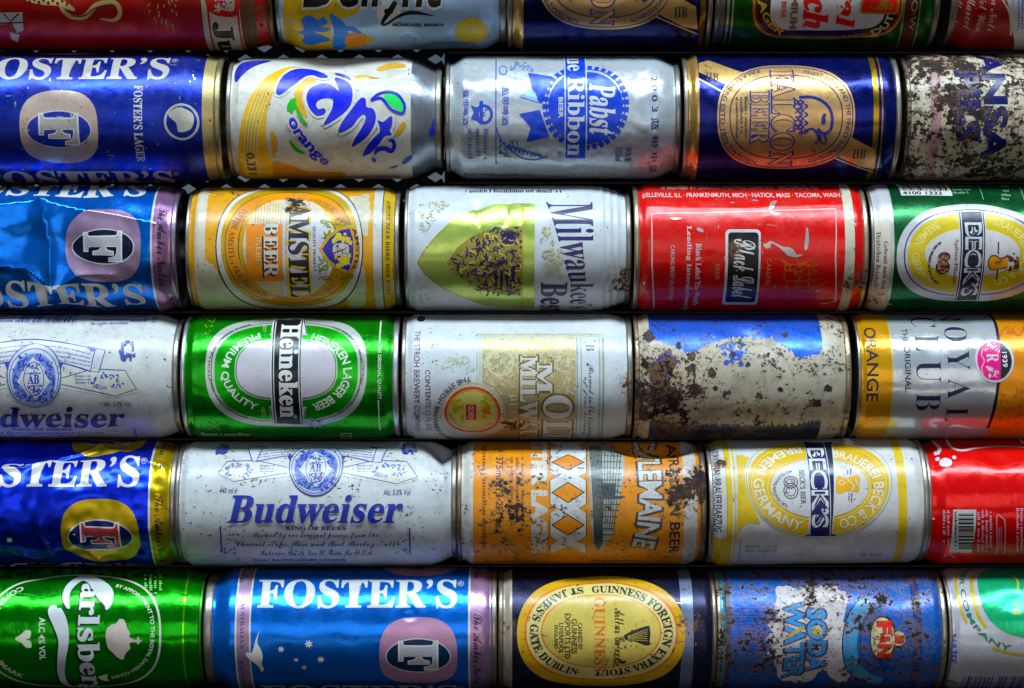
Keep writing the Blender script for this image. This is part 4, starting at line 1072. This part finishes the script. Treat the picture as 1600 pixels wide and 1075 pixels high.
c.put('inner_rim', c.ell(741, 480, 358, 214, 2.6), (206, 212, 206), .3); c.put('inner_line', c.ring(741, 480, 350, 207, 6, 2.6), (40, 110, 20)); c.put('oval_ground', c.ell(741, 480, 338, 196, 2.6), (196, 192, 206))
c.put('banner_fold', c.poly([(660, 135), (690, 130), (690, 240), (632, 240)]) + c.poly([(850, 130), (872, 135), (890, 238), (840, 240)]) + c.poly([(625, 735), (690, 735), (690, 858), (645, 840)]) + c.poly([(845, 735), (886, 735), (868, 850), (845, 858)]), (214, 216, 220))
c.put('banner_fold_line', c.stroke([(665, 140), (640, 232), (685, 232)], 7, False) + c.stroke([(868, 140), (884, 230), (845, 232)], 7, False) + c.stroke([(632, 742), (652, 836), (690, 850)], 7, False) + c.stroke([(880, 742), (862, 840), (840, 850)], 7, False), (20, 40, 20))
BN = [(655, 135), (700, 145), (760, 132), (820, 145), (868, 133), (868, 855), (820, 848), (760, 862), (700, 848), (655, 858)]
c.put('banner_edge', c.poly(BN), (216, 218, 222)); c.put('banner_line', c.poly([(663, 142), (862, 142), (862, 850), (663, 850)]), (14, 16, 20)); c.put('banner_line', c.poly([(672, 146), (853, 146), (853, 846), (672, 846)]), (206, 208, 214)); c.put('banner', c.poly([(680, 140), (846, 140), (846, 852), (680, 852)]), (10, 12, 18))
c.put('name', c.text('Heineken', 694, 172, 822, 806, 'sb', 'd', off=.018), (222, 224, 228)); c.put('trade_mark', c.ell(806, 800, 14, 14, 2, 16), (120, 140, 160))
c.put('side_rule', c.rect(1390, 140, 1400, 300) + c.rect(1382, 690, 1392, 900), (210, 220, 206)); c.put('side_lettering', c.text('THE ORIGINAL QUALITY', 1374, 305, 1402, 685, 'ss', 'd'), (190, 214, 180))
c.put('side_mark', c.line(200, 840, 280, 890, 9) + c.line(280, 840, 200, 890, 9) + c.scribble(150, 760, 175, 890, 8, 7) + c.stroke([(190, 130), (230, 150), (250, 130), (235, 118)], 9) + c.scribble(180, 160, 240, 250, 9, 6), (120, 170, 80))
c.put('footer', c.lines(155, 905, 520, 940, 1) + c.frame(1120, 912, 1200, 950, 6) + c.lines(1130, 920, 1190, 945, 1) + c.text('EST', 580, 180, 605, 225, 'ss', 'd') + c.text('1873', 570, 740, 598, 800, 'ss', 'd'), (140, 180, 120))
c.put('bare_spot', c.star(945, 845, 52, 6, .45), (170, 174, 190), .6, .3)

c = Can('drink_can', 'white can with brassy gold rectangle and red-ringed seal, spotted with dirt', 632, 984, 489, 687, left=(14, .95, 6), right=(28, .93, 9), body=(208, 216, 226), br=.27, grime=.22, specks=.42, hot=((800, 668, 26, .75), (982, 600, 12, .9)), dents=(('n', .15, 12),))
c.zoom(620, 470, 4.21)
c.put('frame_line', c.frame(525, 215, 1365, 1010, 8) + c.frame(545, 228, 1340, 1000, 5), (190, 190, 150), .2)
c.put('gold_panel', c.rect(562, 242, 1176, 985), (186, 170, 124), .3, .33)
c.put('panel_ornament', c.scribble(570, 250, 1170, 480, 90, 10, 3, None, .07) + c.scribble(570, 250, 800, 640, 70, 10, 5, None, .16) + c.scribble(1020, 300, 1170, 620, 30, 10, 6, None, .3) + c.ring(680, 410, 92, 86, 14), (204, 198, 164))
c.put('side_line', c.rect(1182, 245, 1190, 985) + c.rect(1210, 245, 1216, 985) + c.rect(1330, 245, 1337, 985) + c.rect(1352, 245, 1364, 985), (150, 170, 160))
c.put('side_script', c.text('Brewed in the tradition', 1262, 420, 1296, 890, 'scr', 'd') + c.text('of fine brewing', 1222, 500, 1254, 880, 'scr', 'd') + c.text('B', 1245, 285, 1300, 330, 'sb', 'd'), (90, 80, 110))
def shadowed(txt, x0, y0, x1, y1):
    c.put('lettering_edge', c.text(txt, x0 - 6, y0 - 6, x1 + 6, y1 + 6, 'sb', 'd', off=.045), (120, 96, 54)); c.put('lettering', c.text(txt, x0, y0, x1, y1, 'sb', 'd', off=.02), (214, 216, 216))
shadowed('MILWAUKEE', 812, 366, 925, 1060); shadowed('OLD', 965, 625, 1150, 935); shadowed('M', 925, 410, 1020, 605)
c.put('lettering', c.text('BEER', 742, 610, 790, 810, 'sb', 'd'), (206, 190, 150))
c.put('seal_rim', c.ell(498, 712, 222, 178), (210, 206, 200)); c.put('seal_line', c.ring(498, 712, 214, 172, 6), (190, 170, 110)); c.put('seal_ring', c.ring(498, 712, 186, 150, 18), (204, 92, 70)); c.put('seal_ring', c.ring(498, 712, 162, 128, 8), (206, 176, 60))
c.put('seal_ground', c.ell(498, 712, 150, 118), (208, 200, 120)); c.put('seal_wheat', c.scribble(355, 650, 440, 800, 40, 12, 3, None, .3) + c.scribble(550, 620, 630, 790, 24, 12, 5, None, .3), (176, 160, 30)); c.put('seal_plate', c.rect(455, 680, 522, 782), (200, 60, 30)); c.put('seal_plate_lettering', c.text('OLD MILW', 470, 690, 508, 775, 'ss', 'd'), (220, 200, 180)); c.put('seal_orange', c.poly([(550, 720), (600, 690), (625, 740), (580, 745)]), (214, 130, 60))
c.put('seal_lettering', c.arc('THE STROH BREWERY COMPANY', 498, 712, 262, 214, 92, 268, 30, 'ss'), (60, 50, 90))
c.put('side_lettering', c.text('CONTENTS 12 FL OZ', 188, 455, 222, 850, 'sl', 'd', off=.01) + c.text('THE STROH BREWERY COMPANY', 112, 200, 150, 860, 'sl', 'd', off=.01), (110, 60, 120))
c.put('grey_ornament', c.scribble(300, 370, 510, 470, 26, 8, 3, None, .2), (170, 190, 150)); c.put('white_star', c.star(470, 300, 48, 8, .6), (214, 222, 214)); c.put('dark_mark', c.ell(160, 120, 28, 18, 2, 16), (40, 30, 40))

c = Can('drink_can', 'weathered can with bleached print, blue along the top and black rot at left', 987, 1316, 489, 687, left=(12, .96, 7), right=(16, .95, 9), body=(194, 184, 166), br=.42, rust=.30, specks=1.0, grime=.55, dark=.6, rimcol=(180, 160, 130), hot=((1030, 612, 34, .75), (1160, 700, 50, .6)), seed=21.4)
c.zoom(970, 470, 4.324)
BB = (24, 92, 214)
c.put('base_band', c.band(78, 128), (22, 56, 190), .4)
c.put('blue_ground', c.eroded([(195, 262), (230, 262), (350, 300), (440, 352), (480, 345), (600, 290), (740, 245), (880, 232), (1020, 255), (1130, 320), (1200, 385), (1335, 370), (1370, 300)], -60, 34), BB, .35, .28, Scratch=.6, Rust=.14)
c.put('dark_foot', c.eroded([(195, 800), (420, 838), (700, 832), (900, 846), (1150, 834), (1370, 810)], 1050, 34), (24, 28, 58), .2, Rust=.2)
c.put('blue_patch', c.ragged([(206, 420), (330, 330), (380, 420), (300, 560), (330, 680), (206, 720)], 30), (18, 40, 140), .3)
c.put('arch_line', c.ring(860, 640, 340, 372, 5, 2.2, 60, 25, 165), (150, 150, 140))
c.put('blue_remnant', c.scribble(670, 280, 850, 440, 30, 20, 5, None, .18), (30, 90, 206))
c.put('lid_band', c.band(1372, 1416), (196, 186, 166))
r = random.Random(6)
for (x, y, q) in ((240, 480, 70), (320, 425, 62), (475, 375, 34), (480, 455, 36), (612, 488, 34), (500, 602, 48), (330, 640, 80), (150, 640, 60), (190, 240, 44), (150, 760, 60), (760, 360, 20), (640, 590, 18), (700, 640, 16), (930, 640, 26), (1080, 600, 20), (1320, 690, 34), (860, 430, 18), (1000, 360, 16), (260, 590, 60), (1400, 590, 30), (390, 300, 26), (1110, 230, 22)):
    c.put('rot_spot', c.ragged([(x + q * r.uniform(.75, 1.1) * math.cos(t * .785), y + q * r.uniform(.75, 1.1) * math.sin(t * .785)) for t in range(8)], q * .42, r.randrange(99), 5.), r.choice(((34, 20, 30), (26, 16, 26), (44, 26, 22))), 0., .6)

c = Can('drink_can', 'orange and silver can with black column lettering and round pink badge', 1326, 1672, 489, 687, left=(10, .96, 5), right=(30, .9, 9), body=(206, 212, 222), bm=.5, br=.16, grime=.14, specks=.2, hot=((1560, 670, 20, .5),))
c.zoom(1300, 470, 4.673)
c.put('orange_band', c.band(148, 440), (220, 160, 20), .45, .2); c.put('gold_line', c.band(440, 448), (206, 190, 110), .4)
c.put('flavour', c.text('ORANGE', 254, 198, 338, 732, 's', 'd', off=.012), (36, 26, 30))
c.put('lettering', c.text('THE ORIGINAL', 532, 205, 574, 664, 's', 'd', off=.01), (50, 44, 60))
c.put('name', c.text('C L U B', 612, 122, 802, 802, 'sb', 'd', off=-.012) + c.text('R O Y A L', 842, 100, 1014, 886, 'sb', 'd', off=-.012), (26, 26, 58))
c.put('orange_slice', c.poly([(1150, 0), (1190, 160), (1212, 260), (1222, 420), (1216, 600), (1190, 760), (1140, 930), (1140, 1100), (1800, 1100), (1800, -100), (1130, -100)]), (216, 146, 22), .3, .25)
c.put('slice_pulp', c.scribble(1200, 60, 1500, 260, 40, 14, 4, lambda x, y: x > 1230, .12) + c.scribble(1220, 640, 1500, 900, 50, 14, 6, lambda x, y: x > 1225, .12), (186, 110, 20), .2)
c.put('slice_edge', c.stroke([(1140, 40), (1190, 160), (1212, 260), (1222, 420), (1216, 600), (1190, 760), (1136, 930)], 22), (14, 14, 18))
c.put('badge_rim', c.ell(1188, 440, 142, 158), (206, 202, 212)); c.put('badge', c.ell(1186, 440, 126, 142), (206, 40, 126))
c.put('badge_half', c.tess([p for p in c.epts(c.uvell(1186, 440, 126, 142), 2, 40, 1, -70, 70)]), (16, 18, 30))
c.put('badge_lettering', c.text('R', 1130, 385, 1215, 450, 'sb', 'd') + c.scribble(1120, 310, 1220, 380, 16, 10, 3) + c.scribble(1120, 470, 1215, 560, 18, 10, 4) + c.stroke([(1100, 350), (1092, 400), (1112, 440), (1092, 490), (1102, 540)], 6), (226, 196, 214))
c.put('badge_year', c.text('1939', 1242, 375, 1280, 485, 'ss', 'd'), (220, 220, 226))

# ================================================================== fifth row
c = Can('drink_can', 'crumpled deep blue can with yellow emblem and yellow band, leftmost of the fifth row', -158, 287, 688, 884, right=(18, .93, 9), body=(16, 54, 226), bm=.8, br=.27, grime=.1, specks=.1, scratch=.35, crinkle=.2,
        dents=(('g', 50, 704, 42, 9, 4.6), ('g', 20, 720, 30, 12, 1.4), ('c', [(-60, 742), (40, 728), (156, 697)], 2.2, 2.8), ('c', [(156, 697), (200, 712), (250, 728)], 2.0, 1.4), ('c', [(60, 820), (80, 850), (92, 880)], 1.8, 1.6), ('g', 120, 870, 10, 6, 2.4), ('c', [(112, 828), (145, 868), (175, 880)], 1.5, .8), ('g', 205, 860, 12, 9, 1.0), ('n', .8, 12), ('n', .25, 4)))
amber(c, -484, 830, 738, (196, 168, 26), .5, (20, 30, 96), (186, 90, 96), (196, 166, 24), (206, 204, 204), kang=False)
c.zoom(0, 670, 4.675)
c.put('star', c.star(70, 812, 26), (214, 220, 226))

c = Can('drink_can', 'long white can with blue seal and whole blue name, crumpled at its neck', 287, 716, 688, 884, left=(12, .95, 7), right=(34, .86, 9), body=(206, 212, 220), br=.3, grime=.3, specks=.62, dents=(('g', 700, 702, 9, 10, 7.0), ('g', 690, 692, 9, 6, 3.4), ('c', [(680, 712), (694, 735), (696, 765)], 1.2, 1.2), ('n', .14, 12)))
bud(c, 0, None, (20, 44, 160))
c.zoom(0, 0, 1)

c = Can('drink_can', 'rust-flecked orange can with big white diamond-cut letters', 716, 1096, 688, 882, left=(16, .93, 7), right=(18, .93, 9), body=(212, 144, 54), br=.28, rust=.36, specks=.75, grime=.35, dark=.4, rimcol=(150, 130, 110), hot=((790, 800, 34, .35), (1085, 760, 18, .9)), dents=(('g', 1022, 696, 19, 9, 9.0), ('n', .12, 12)), seed=4.2)
c.zoom(700, 670, 4)
c.put('base_band', c.band(55, 156), (206, 206, 204)); c.put('lid_band', c.band(1476, 1560), (200, 196, 196))
c.put('left_lettering', c.text('375ml (13·2Fl oz.)', 285, 178, 344, 650, 's', 'd', off=.016), (60, 40, 60))
c.put('left_print', c.lines(200, 110, 245, 780, 1, 'd') + c.lines(380, 180, 480, 640, 3, 'd', 6), (140, 84, 60))
c.put('bitter_block', c.text('BITTER LAGER', 525, 60, 616, 785, 'ss', 'd', off=.05), (214, 212, 206))
XS = []
X0, X1 = 640, 862
ys = [30, 165, 300, 500, 700]
ol = [(X0, -40), (X1, -40), (X1, 90), (815, 108), (X1, 125), (X1, 275), (815, 298), (X1, 322), (X1, 470), (815, 498), (X1, 525), (X1, 672), (815, 700), (X1, 728), (X1, 776), (750, 732), (X0, 776), (X0, 728), (688, 700), (X0, 672), (X0, 525), (688, 498), (X0, 470), (X0, 322), (688, 298), (X0, 275), (X0, 125), (688, 108), (X0, 90)]
c.put('name_edge', c.poly([(750 + (x - 750) * 1.045, y) for x, y in ol]), (40, 30, 26))
c.put('name', c.poly(ol), (216, 218, 224))
for nm, k, col in (('name_diamond_edge', 1.08, (40, 30, 26)), ('name_diamond', .96, (220, 146, 40))):
    c.put(nm, sum([c.poly([(750 - 98 * k, y), (750, y - h * k), (750 + 98 * k, y), (750, y + h * k)]) for y, h in ((210, 46), (398, 62), (600, 62), (15, 62))], []), col)
c.put('building', c.poly([(870, 90), (1040, 90), (1105, 180), (1095, 330), (1060, 480), (1030, 560), (1030, 660), (960, 770), (920, 760), (890, 600), (880, 300)]), (170, 176, 170))
q = []
for i in range(9): q += c.line(880 + i * 9, 100, 915 + i * 6, 760 - abs(i - 4) * 10, 6)
for i in range(16): q += c.line(925, 130 + i * 38, 1085 - max(0, i - 8) * 9, 130 + i * 38, 6)
for i in range(7): q += c.line(960 + i * 20, 140, 950 + i * 14, 640, 5)
q += c.poly([(960, 340), (1050, 340), (1045, 440), (965, 440)]) + c.line(930, 425, 1105, 425, 10)
c.put('building_line', q, (60, 74, 80))
c.put('arched_edge', c.path('CASTLEMAINE', [(1150, 20), (1180, 230), (1190, 420), (1175, 600), (1140, 740)], 150, 'ss', off=.05), (70, 60, 70)); c.put('arched_lettering', c.path('CASTLEMAINE', [(1156, 26), (1186, 232), (1196, 420), (1181, 600), (1146, 732)], 138, 'ss', off=.005), (206, 206, 208))
c.put('right_lettering', c.text('AUSTRALIAN BEER', 1388, 65, 1452, 772, 's', 'd', off=.018), (34, 34, 56))
c.put('foot_print', c.lines(230, 822, 560, 838, 1) + c.lines(900, 815, 1240, 832, 1), (110, 70, 40))

c = Can('drink_can', 'white and yellow can with yellow-ringed oval crossed by a blue-black bar', 1100, 1434, 684, 882, left=(14, .94, 7), right=(14, .95, 8), tilt=-.8, body=(212, 212, 214), br=.27, grime=.28, specks=.32, rimcol=(180, 172, 160), hot=((1127, 722, 7, 1.2), (1295, 785, 6, .8)), dents=(('n', .12, 12),))
c.zoom(1080, 670, 4.444)
Y2 = (214, 182, 36)
c.put('base_band', c.band(100, 312), Y2); c.put('base_line', c.band(286, 302), (214, 214, 210)); c.put('yellow_corner', c.poly([(312, 180), (400, 200), (500, 170), (440, 300), (430, 420), (440, 560), (480, 660), (400, 650), (340, 690), (312, 760)]), Y2)
c.put('right_stripe', c.band(1440, 1500), Y2)
c.put('base_panel', c.rect(148, 112, 246, 772), (208, 206, 206)); c.put('base_panel_edge', c.frame(145, 108, 250, 776, 4), (160, 140, 60)); c.put('base_lettering', c.text('ORIGINAL-BRAUEREIABZUG', 160, 150, 210, 722, 'sl', 'd', off=.014), (50, 40, 90))
c.put('oval_rim', c.ell(892, 420, 515, 345), (214, 214, 214)); c.put('oval_outline', c.ring(892, 420, 508, 340, 4), (130, 140, 130))
c.put('oval_ring', c.ell(888, 420, 490, 326), (216, 176, 36)); c.put('oval_ring_line', c.ring(888, 420, 470, 312, 6) + c.ring(888, 420, 360, 218, 6), (222, 206, 140)); 
c.put('ring_lettering', c.arc('BREMEN GERMANY', 888, 420, 456, 298, 103, 257, 74, 'ss') + c.arc('BRAUEREI BECK & CO', 888, 420, 378, 226, 72, -72, 74, 'ss'), (224, 216, 190))
c.put('oval_ground', c.ell(892, 415, 338, 202), (210, 208, 212))
c.put('bar_edge', c.poly([(752, 92), (798, 92), (806, 112), (806, 730), (792, 748), (1026, 748), (980, 730), (980, 112), (990, 92), (950, 86), (885, 96), (830, 86)]), (216, 216, 220)); c.put('bar_line', c.poly([(758, 96), (806, 96), (815, 115), (815, 728), (785, 745), (1022, 742), (972, 726), (972, 115), (985, 94), (885, 100)]), (18, 22, 60)); c.put('bar_edge', c.rect(820, 100, 966, 740), (206, 208, 218)); c.put('bar', c.rect(826, 98, 960, 742), (18, 24, 90))
c.put('name', c.text("BECK’S", 834, 140, 948, 682, 'ss', 'd', off=.02), (216, 218, 224)); c.put('name_line', c.text("BECK’S", 850, 150, 932, 672, 'ss', 'd', off=-.028), (30, 36, 70))
c.put('lettering', c.text("BECK’S BIER", 756, 290, 792, 522, 'sl', 'd', off=.01), (90, 90, 100)); c.put('medal_line', c.ring(690, 372, 50, 42, 7) + c.ring(692, 432, 52, 56, 7) + c.ring(692, 432, 34, 36, 5) + c.ring(690, 372, 30, 26, 5) + c.scribble(655, 350, 725, 470, 12, 6), (70, 70, 84))
c.put('motto', c.arc('MEDAILLE PHILADELPHIA 1876', 800, 425, 232, 152, 115, 235, 20, 'sl', off=.01), (50, 54, 84))
c.put('key', c.poly([(1005, 360), (1020, 325), (1060, 345), (1100, 335), (1160, 322), (1168, 380), (1160, 440), (1095, 430), (1030, 452), (1005, 430)], True), (220, 166, 40)); c.put('key_line', c.ring(1045, 375, 22, 18, 6) + c.stroke([(1080, 350), (1130, 400), (1110, 430)], 8) + c.stroke([(1140, 350), (1160, 400)], 8), (214, 206, 180)); c.put('key_print', c.lines(1075, 280, 1115, 322, 2, 'd') + c.lines(1085, 450, 1120, 512, 2, 'd'), (50, 50, 80))
c.put('foot_print', c.rect(335, 755, 340, 915) + c.lines(380, 800, 620, 860, 2) + c.text('Ü', 500, 858, 520, 885, 's') + c.text('D', 1180, 858, 1215, 885, 's') + c.lines(1240, 860, 1320, 885, 1) + c.lines(310, 70, 560, 95, 1) + c.text('0', 1285, 45, 1310, 78, 's'), (150, 160, 160))

c = Can('drink_can', 'glossy red cola can with white ribbon line and barcode, right end of the fifth row', 1434, 1800, 684, 882, left=(26, .92, 5), right=(30, .9, 9), body=(216, 8, 18), bm=.3, br=.17, grime=.08, specks=.12, dents=(('g', 1558, 715, 6, 5, .8), ('n', .1, 14)))
c.zoom(1400, 670, 4.675)
c.put('base_band', c.band(120, 208), (130, 134, 146), .85, .28); c.put('base_line', c.band(204, 222), (206, 210, 220), .6)
c.put('ribbon_line', c.stroke([(350, -10, 8), (362, 60, 12), (395, 125, 22), (475, 158, 26), (600, 140, 18), (760, 130, 14), (1000, 140, 14)], 16), (220, 206, 222))
c.put('swirl', c.stroke([(262, 60, 6), (285, 95, 16), (318, 140, 26), (300, 170, 34), (285, 150, 14)], 20) + c.ell(306, 210, 16, 14, 2, 16) + c.ell(425, 210, 15, 13, 2, 16) + c.ell(364, 246, 46, 32) + c.stroke([(905, 60), (930, 110)], 20), (224, 210, 222))
c.put('barcode_ground', c.rect(410, 590, 578, 902), (206, 206, 208)); c.put('barcode', c.bars(455, 620, 568, 880, 18, False, 3) + c.lines(416, 605, 450, 890, 1, 'd', 9), (24, 24, 34))
c.put('small_print', c.lines(335, 595, 395, 900, 2, 'd', 3) + c.lines(585, 595, 705, 905, 4, 'd', 4) + c.lines(870, 580, 930, 910, 2, 'd', 5), (214, 170, 190))
c.put('tab_mark', c.stroke([(735, 910), (735, 650), (780, 655), (795, 690), (790, 910)], 7) + c.lines(745, 720, 775, 890, 2, 'd'), (206, 150, 170)); c.put('foot_mark', c.stroke([(340, 945), (390, 918), (435, 945)], 8), (206, 150, 170)); c.put('nick', c.ell(275, 668, 16, 9, 2, 12), (220, 180, 190))

# ================================================================== bottom row
c = Can('drink_can', 'glossy bright green can with swash white name and crown, bottom left corner', -130, 327, 886, 1077, left=(20, .9, 8), right=(46, .93, 5), body=(40, 152, 14), bm=.82, br=.2, grime=.06, specks=.06, scratch=.05, rimcol=(60, 140, 40))
c.zoom(0, 860, 4.571)
c.put('ring_line', c.ring(520, 575, 632, 398, 15, 2.35), (206, 220, 196), .2)
c.put('ring_lettering', c.arc('BY APPOINTMENT TO THE ROYAL DANISH COURT', 520, 575, 556, 338, 64, -70, 28, 'ss', e=2.35) + c.arc('COPENHAGEN DENMARK', 520, 575, 600, 372, 128, 235, 40, 'ss', e=2.35), (206, 220, 196))
SW = [(760, 425, 14), (770, 380, 60), (745, 300, 120), (660, 215, 80), (580, 205, 60), (500, 260, 56), (470, 330, 46), (485, 400, 26), (500, 415, 8)]
LS = [(398, 392, 10), (388, 425, 90), (430, 520, 100), (455, 640, 74), (440, 780, 58), (438, 880, 50), (470, 950, 40), (520, 970, 30), (620, 965, 26)]
dk = (14, 50, 20)
c.put('name_shadow', c.stroke([(x - 14, y + 10, w) for x, y, w in SW], 10) + c.stroke([(x - 14, y + 8, w) for x, y, w in LS], 10) + c.text('arlsberg', 500, 252, 692, 1010, 'sb', 'd', off=.02), dk, .3)
c.put('name', c.stroke(SW, 10) + c.stroke(LS, 10), (206, 214, 222), .15, .3)
c.put('name', c.text('arlsberg', 514, 244, 706, 1000, 'sb', 'd', off=.014), (206, 214, 222), .15, .3)
c.put('crown', c.poly([(755, 580), (790, 535), (830, 520), (855, 490), (890, 500), (910, 560), (930, 590), (925, 620), (975, 640), (985, 612), (1000, 640), (1018, 642), (1000, 656), (985, 672), (970, 655), (925, 662), (930, 700), (895, 740), (880, 780), (845, 770), (810, 740), (765, 690)], True, 3), (214, 200, 196), .2)
c.put('hop_leaf', c.poly([(105, 632), (150, 600), (185, 570), (220, 578), (215, 625), (185, 635), (220, 650), (222, 695), (180, 690), (155, 660)], True, 3) + c.poly([(700, 900), (740, 885), (770, 880), (765, 905), (780, 925), (745, 925)], True, 3), (210, 220, 190))
c.put('lettering', c.text('ALC 4% VOL', 276, 480, 322, 782, 'ss', 'd'), (210, 224, 206))
c.put('faint_print', c.lines(1020, 175, 1160, 320, 4, 'd', 3), (140, 196, 120))
c.put('neck_line', c.band(1300, 1312), (140, 220, 70), .8, .15)

c = Can('drink_can', 'long light blue can with big white name and pink emblem, bottom row', 329, 777, 886, 1077, left=(30, .88, 14), right=(14, .94, 9), body=(26, 126, 240), bm=.74, br=.24, grime=.08, specks=.12, scratch=.12, dents=(('g', 640, 962, 4, 3, .8), ('g', 440, 1060, 14, 5, 1.0), ('n', .14, 9)))
amber(c, 0, 1016, 928, (200, 150, 184), .5, (14, 50, 84), (206, 208, 222), (190, 146, 186), (214, 216, 228))

c = Can('drink_can', 'black can with yellow oval stout label and harp', 779, 1112, 888, 1077, left=(12, .95, 8), right=(12, .95, 7), body=(22, 26, 60), bm=.6, br=.3, rust=.05, specks=.5, grime=.25, scratch=.5, rimcol=(150, 136, 116), hot=((792, 980, 15, .8), (1072, 990, 18, .75)))
c.zoom(760, 860, 4.571)
c.put('base_band', c.band(108, 184), (176, 166, 150), .2); c.put('lid_band', c.band(1392, 1480), (120, 130, 160), .4)
c.put('oval_rim', c.ell(820, 575, 602, 392, 2.1), (208, 164, 60)); c.put('oval_line', c.ring(820, 575, 548, 350, 14, 2.1), (214, 120, 44)); c.put('oval_ring', c.ell(820, 575, 534, 340, 2.1), (216, 198, 132)); c.put('oval_line', c.ring(820, 575, 430, 262, 9, 2.05), (214, 120, 44)); c.put('oval_ground', c.ell(820, 575, 420, 256, 2.05), (208, 184, 104))
GK = (26, 34, 44)
c.put('ring_lettering', c.arc('ST JAMES’S GATE DUBLIN', 820, 575, 518, 328, 104, 254, 66, 'sb', off=.01, e=2.08), GK)
c.put('ring_lettering', c.arc('GUINNESS FOREIGN EXTRA STOUT', 820, 575, 446, 274, 97, -98, 64, 'sb', off=.01, e=2.08), GK)
c.put('name', c.text('GUINNESS', 770, 335, 850, 868, 'sb', 'd'), (214, 116, 60))
c.put('lettering', c.text('CANNED BY', 652, 520, 686, 705, 's', 'd', off=.014) + c.text('GUINNESS', 608, 490, 646, 735, 's', 'd', off=.014) + c.text('EXPORTS LTD', 560, 452, 600, 770, 's', 'd', off=.014) + c.text('LIVERPOOL', 520, 520, 550, 735, 's', 'd', off=.014) + c.text('ENGLAND', 485, 535, 512, 700, 's', 'd', off=.014), (34, 34, 30))
c.put('harp', c.poly([(985, 605), (1050, 570), (1145, 540), (1165, 545), (1172, 600), (1165, 655), (1178, 665), (1140, 678), (1060, 650), (1000, 640), (985, 620)], True, 4), (30, 28, 28)); c.put('harp_string', sum([c.line(1010, 612 + i * 5, 1150, 565 + i * 16, 4) for i in range(6)], []), (190, 172, 90))
c.put('signature', c.text('Arthur Guinness', 915, 412, 990, 815, 'scr', 'd', off=.006) + c.text('Camboat', 905, 715, 925, 835, 's', 'd') + c.stroke([(940, 770), (975, 800), (990, 790), (950, 800)], 14), (30, 26, 24))

c = Can('drink_can', 'corroded blue soda water can with peeling white patch and red letters', 1113, 1462, 888, 1077, left=(10, .96, 6), right=(12, .95, 8), body=(8, 92, 176), bm=.35, br=.34, rust=.52, specks=.8, grime=.25, scratch=.3, dark=.9, rimcol=(190, 176, 150), hot=((1140, 1020, 34, .3), (1330, 900, 40, .3)), seed=31.7)
c.zoom(1090, 860, 4.103)
c.put('stripe', c.band(128, 180), (40, 150, 170), .3); c.put('dark_stripe', c.band(184, 212), (60, 40, 70)); c.put('lid_stripe', c.band(1385, 1440), (24, 44, 110))
c.put('fine_lines', sum([c.rect(240, 330 + i * 20, 440, 336 + i * 20) for i in range(16)], []), (20, 70, 190), .3)
c.put('white_patch', c.ragged([(505, 250), (560, 225), (640, 250), (700, 222), (760, 240), (840, 215), (900, 240), (980, 290), (945, 380), (930, 520), (940, 640), (985, 760), (960, 840), (880, 840), (800, 760), (700, 850), (560, 840), (505, 800), (490, 700), (440, 660), (480, 610), (430, 570), (490, 530), (440, 480), (495, 420)], 16), (206, 200, 210))
c.put('ring_band', c.ring(1245, 560, 318, 300, 92, 2.1, 50, 118, 262), (56, 150, 206), .2); c.put('ring_line', c.ring(1245, 560, 320, 302, 8, 2.1, 50, 110, 265) + c.ring(1245, 560, 208, 214, 8, 2.1, 50, 100, 262), (16, 30, 60))
c.put('lettering_edge', c.text('WATER', 556, 330, 690, 820, 'ss', 'd', off=.05) + c.text('SODA', 700, 370, 830, 780, 'ss', 'd', off=.05), (40, 60, 96)); c.put('lettering', c.text('WATER', 562, 336, 684, 812, 'ss', 'd', off=.015) + c.text('SODA', 706, 376, 824, 772, 'ss', 'd', off=.015), (60, 140, 206), Rust=.38); c.put('lettering_mark', c.rect(735, 505, 800, 540) + c.stroke([(570, 560), (680, 490)], 20), (190, 160, 60))
c.put('badge_rim', c.ell(1190, 560, 86, 142, 2.2), (30, 24, 34)); c.put('badge', c.ell(1186, 560, 74, 128, 2.2) + c.ell(1290, 565, 44, 46), (206, 196, 150))
c.put('badge_lettering', c.text('F', 1150, 460, 1240, 530, 'ss', 'd', off=.05) + c.text('&', 1165, 545, 1235, 595, 'ss', 'd', off=.03) + c.text('N', 1155, 605, 1240, 680, 'ss', 'd', off=.05) + c.rect(1262, 545, 1325, 595), (200, 26, 30))

c = Can('drink_can', 'pale can with green rounded panel and curved green lettering, bottom right corner', 1465, 1812, 886, 1077, left=(14, .95, 5), right=(30, .9, 9), body=(200, 200, 212), bm=.25, br=.2, grime=.25, specks=.25, hot=((1555, 1050, 20, .35),))
c.zoom(1430, 860, 5)
c.put('gold_arc', c.ring(1010, 440, 675, 395, 20, 2.5, 40, 140, 205) + c.ring(1010, 440, 560, 335, 26, 2.5, 40, 140, 215) + c.ring(1010, 440, 675, 395, 20, 2.5, 40, 236, 300), (196, 172, 40), .3); c.put('panel', c.ell(1010, 408, 500, 284, 2.6), (56, 190, 136), .5, .2)
c.put('arc_lettering', c.arc('BEER COMPANY', 1010, 440, 640, 365, 138, 252, 40, 'ss', e=2.5), (20, 110, 90))
c.put('panel_mark', c.rect(770, 460, 820, 500) + c.rect(770, 400, 815, 420) + c.stroke([(760, 200), (800, 240), (800, 330)], 14), (190, 180, 40))
c.put('side_lettering', c.text('净含量', 262, 650, 328, 770, 's', 'd', off=.012) + c.text('355', 262, 785, 328, 890, 'ss', 'd'), (60, 66, 206))
c.put('barcode', c.bars(360, 985, 600, 1100, 14, True, 4) + c.bars(620, 985, 850, 1100, 14, True, 6) + c.lines(220, 1020, 340, 1060, 1), (60, 66, 150))

bpy.data.objects.remove(_tob)          # the type-setting scratch object
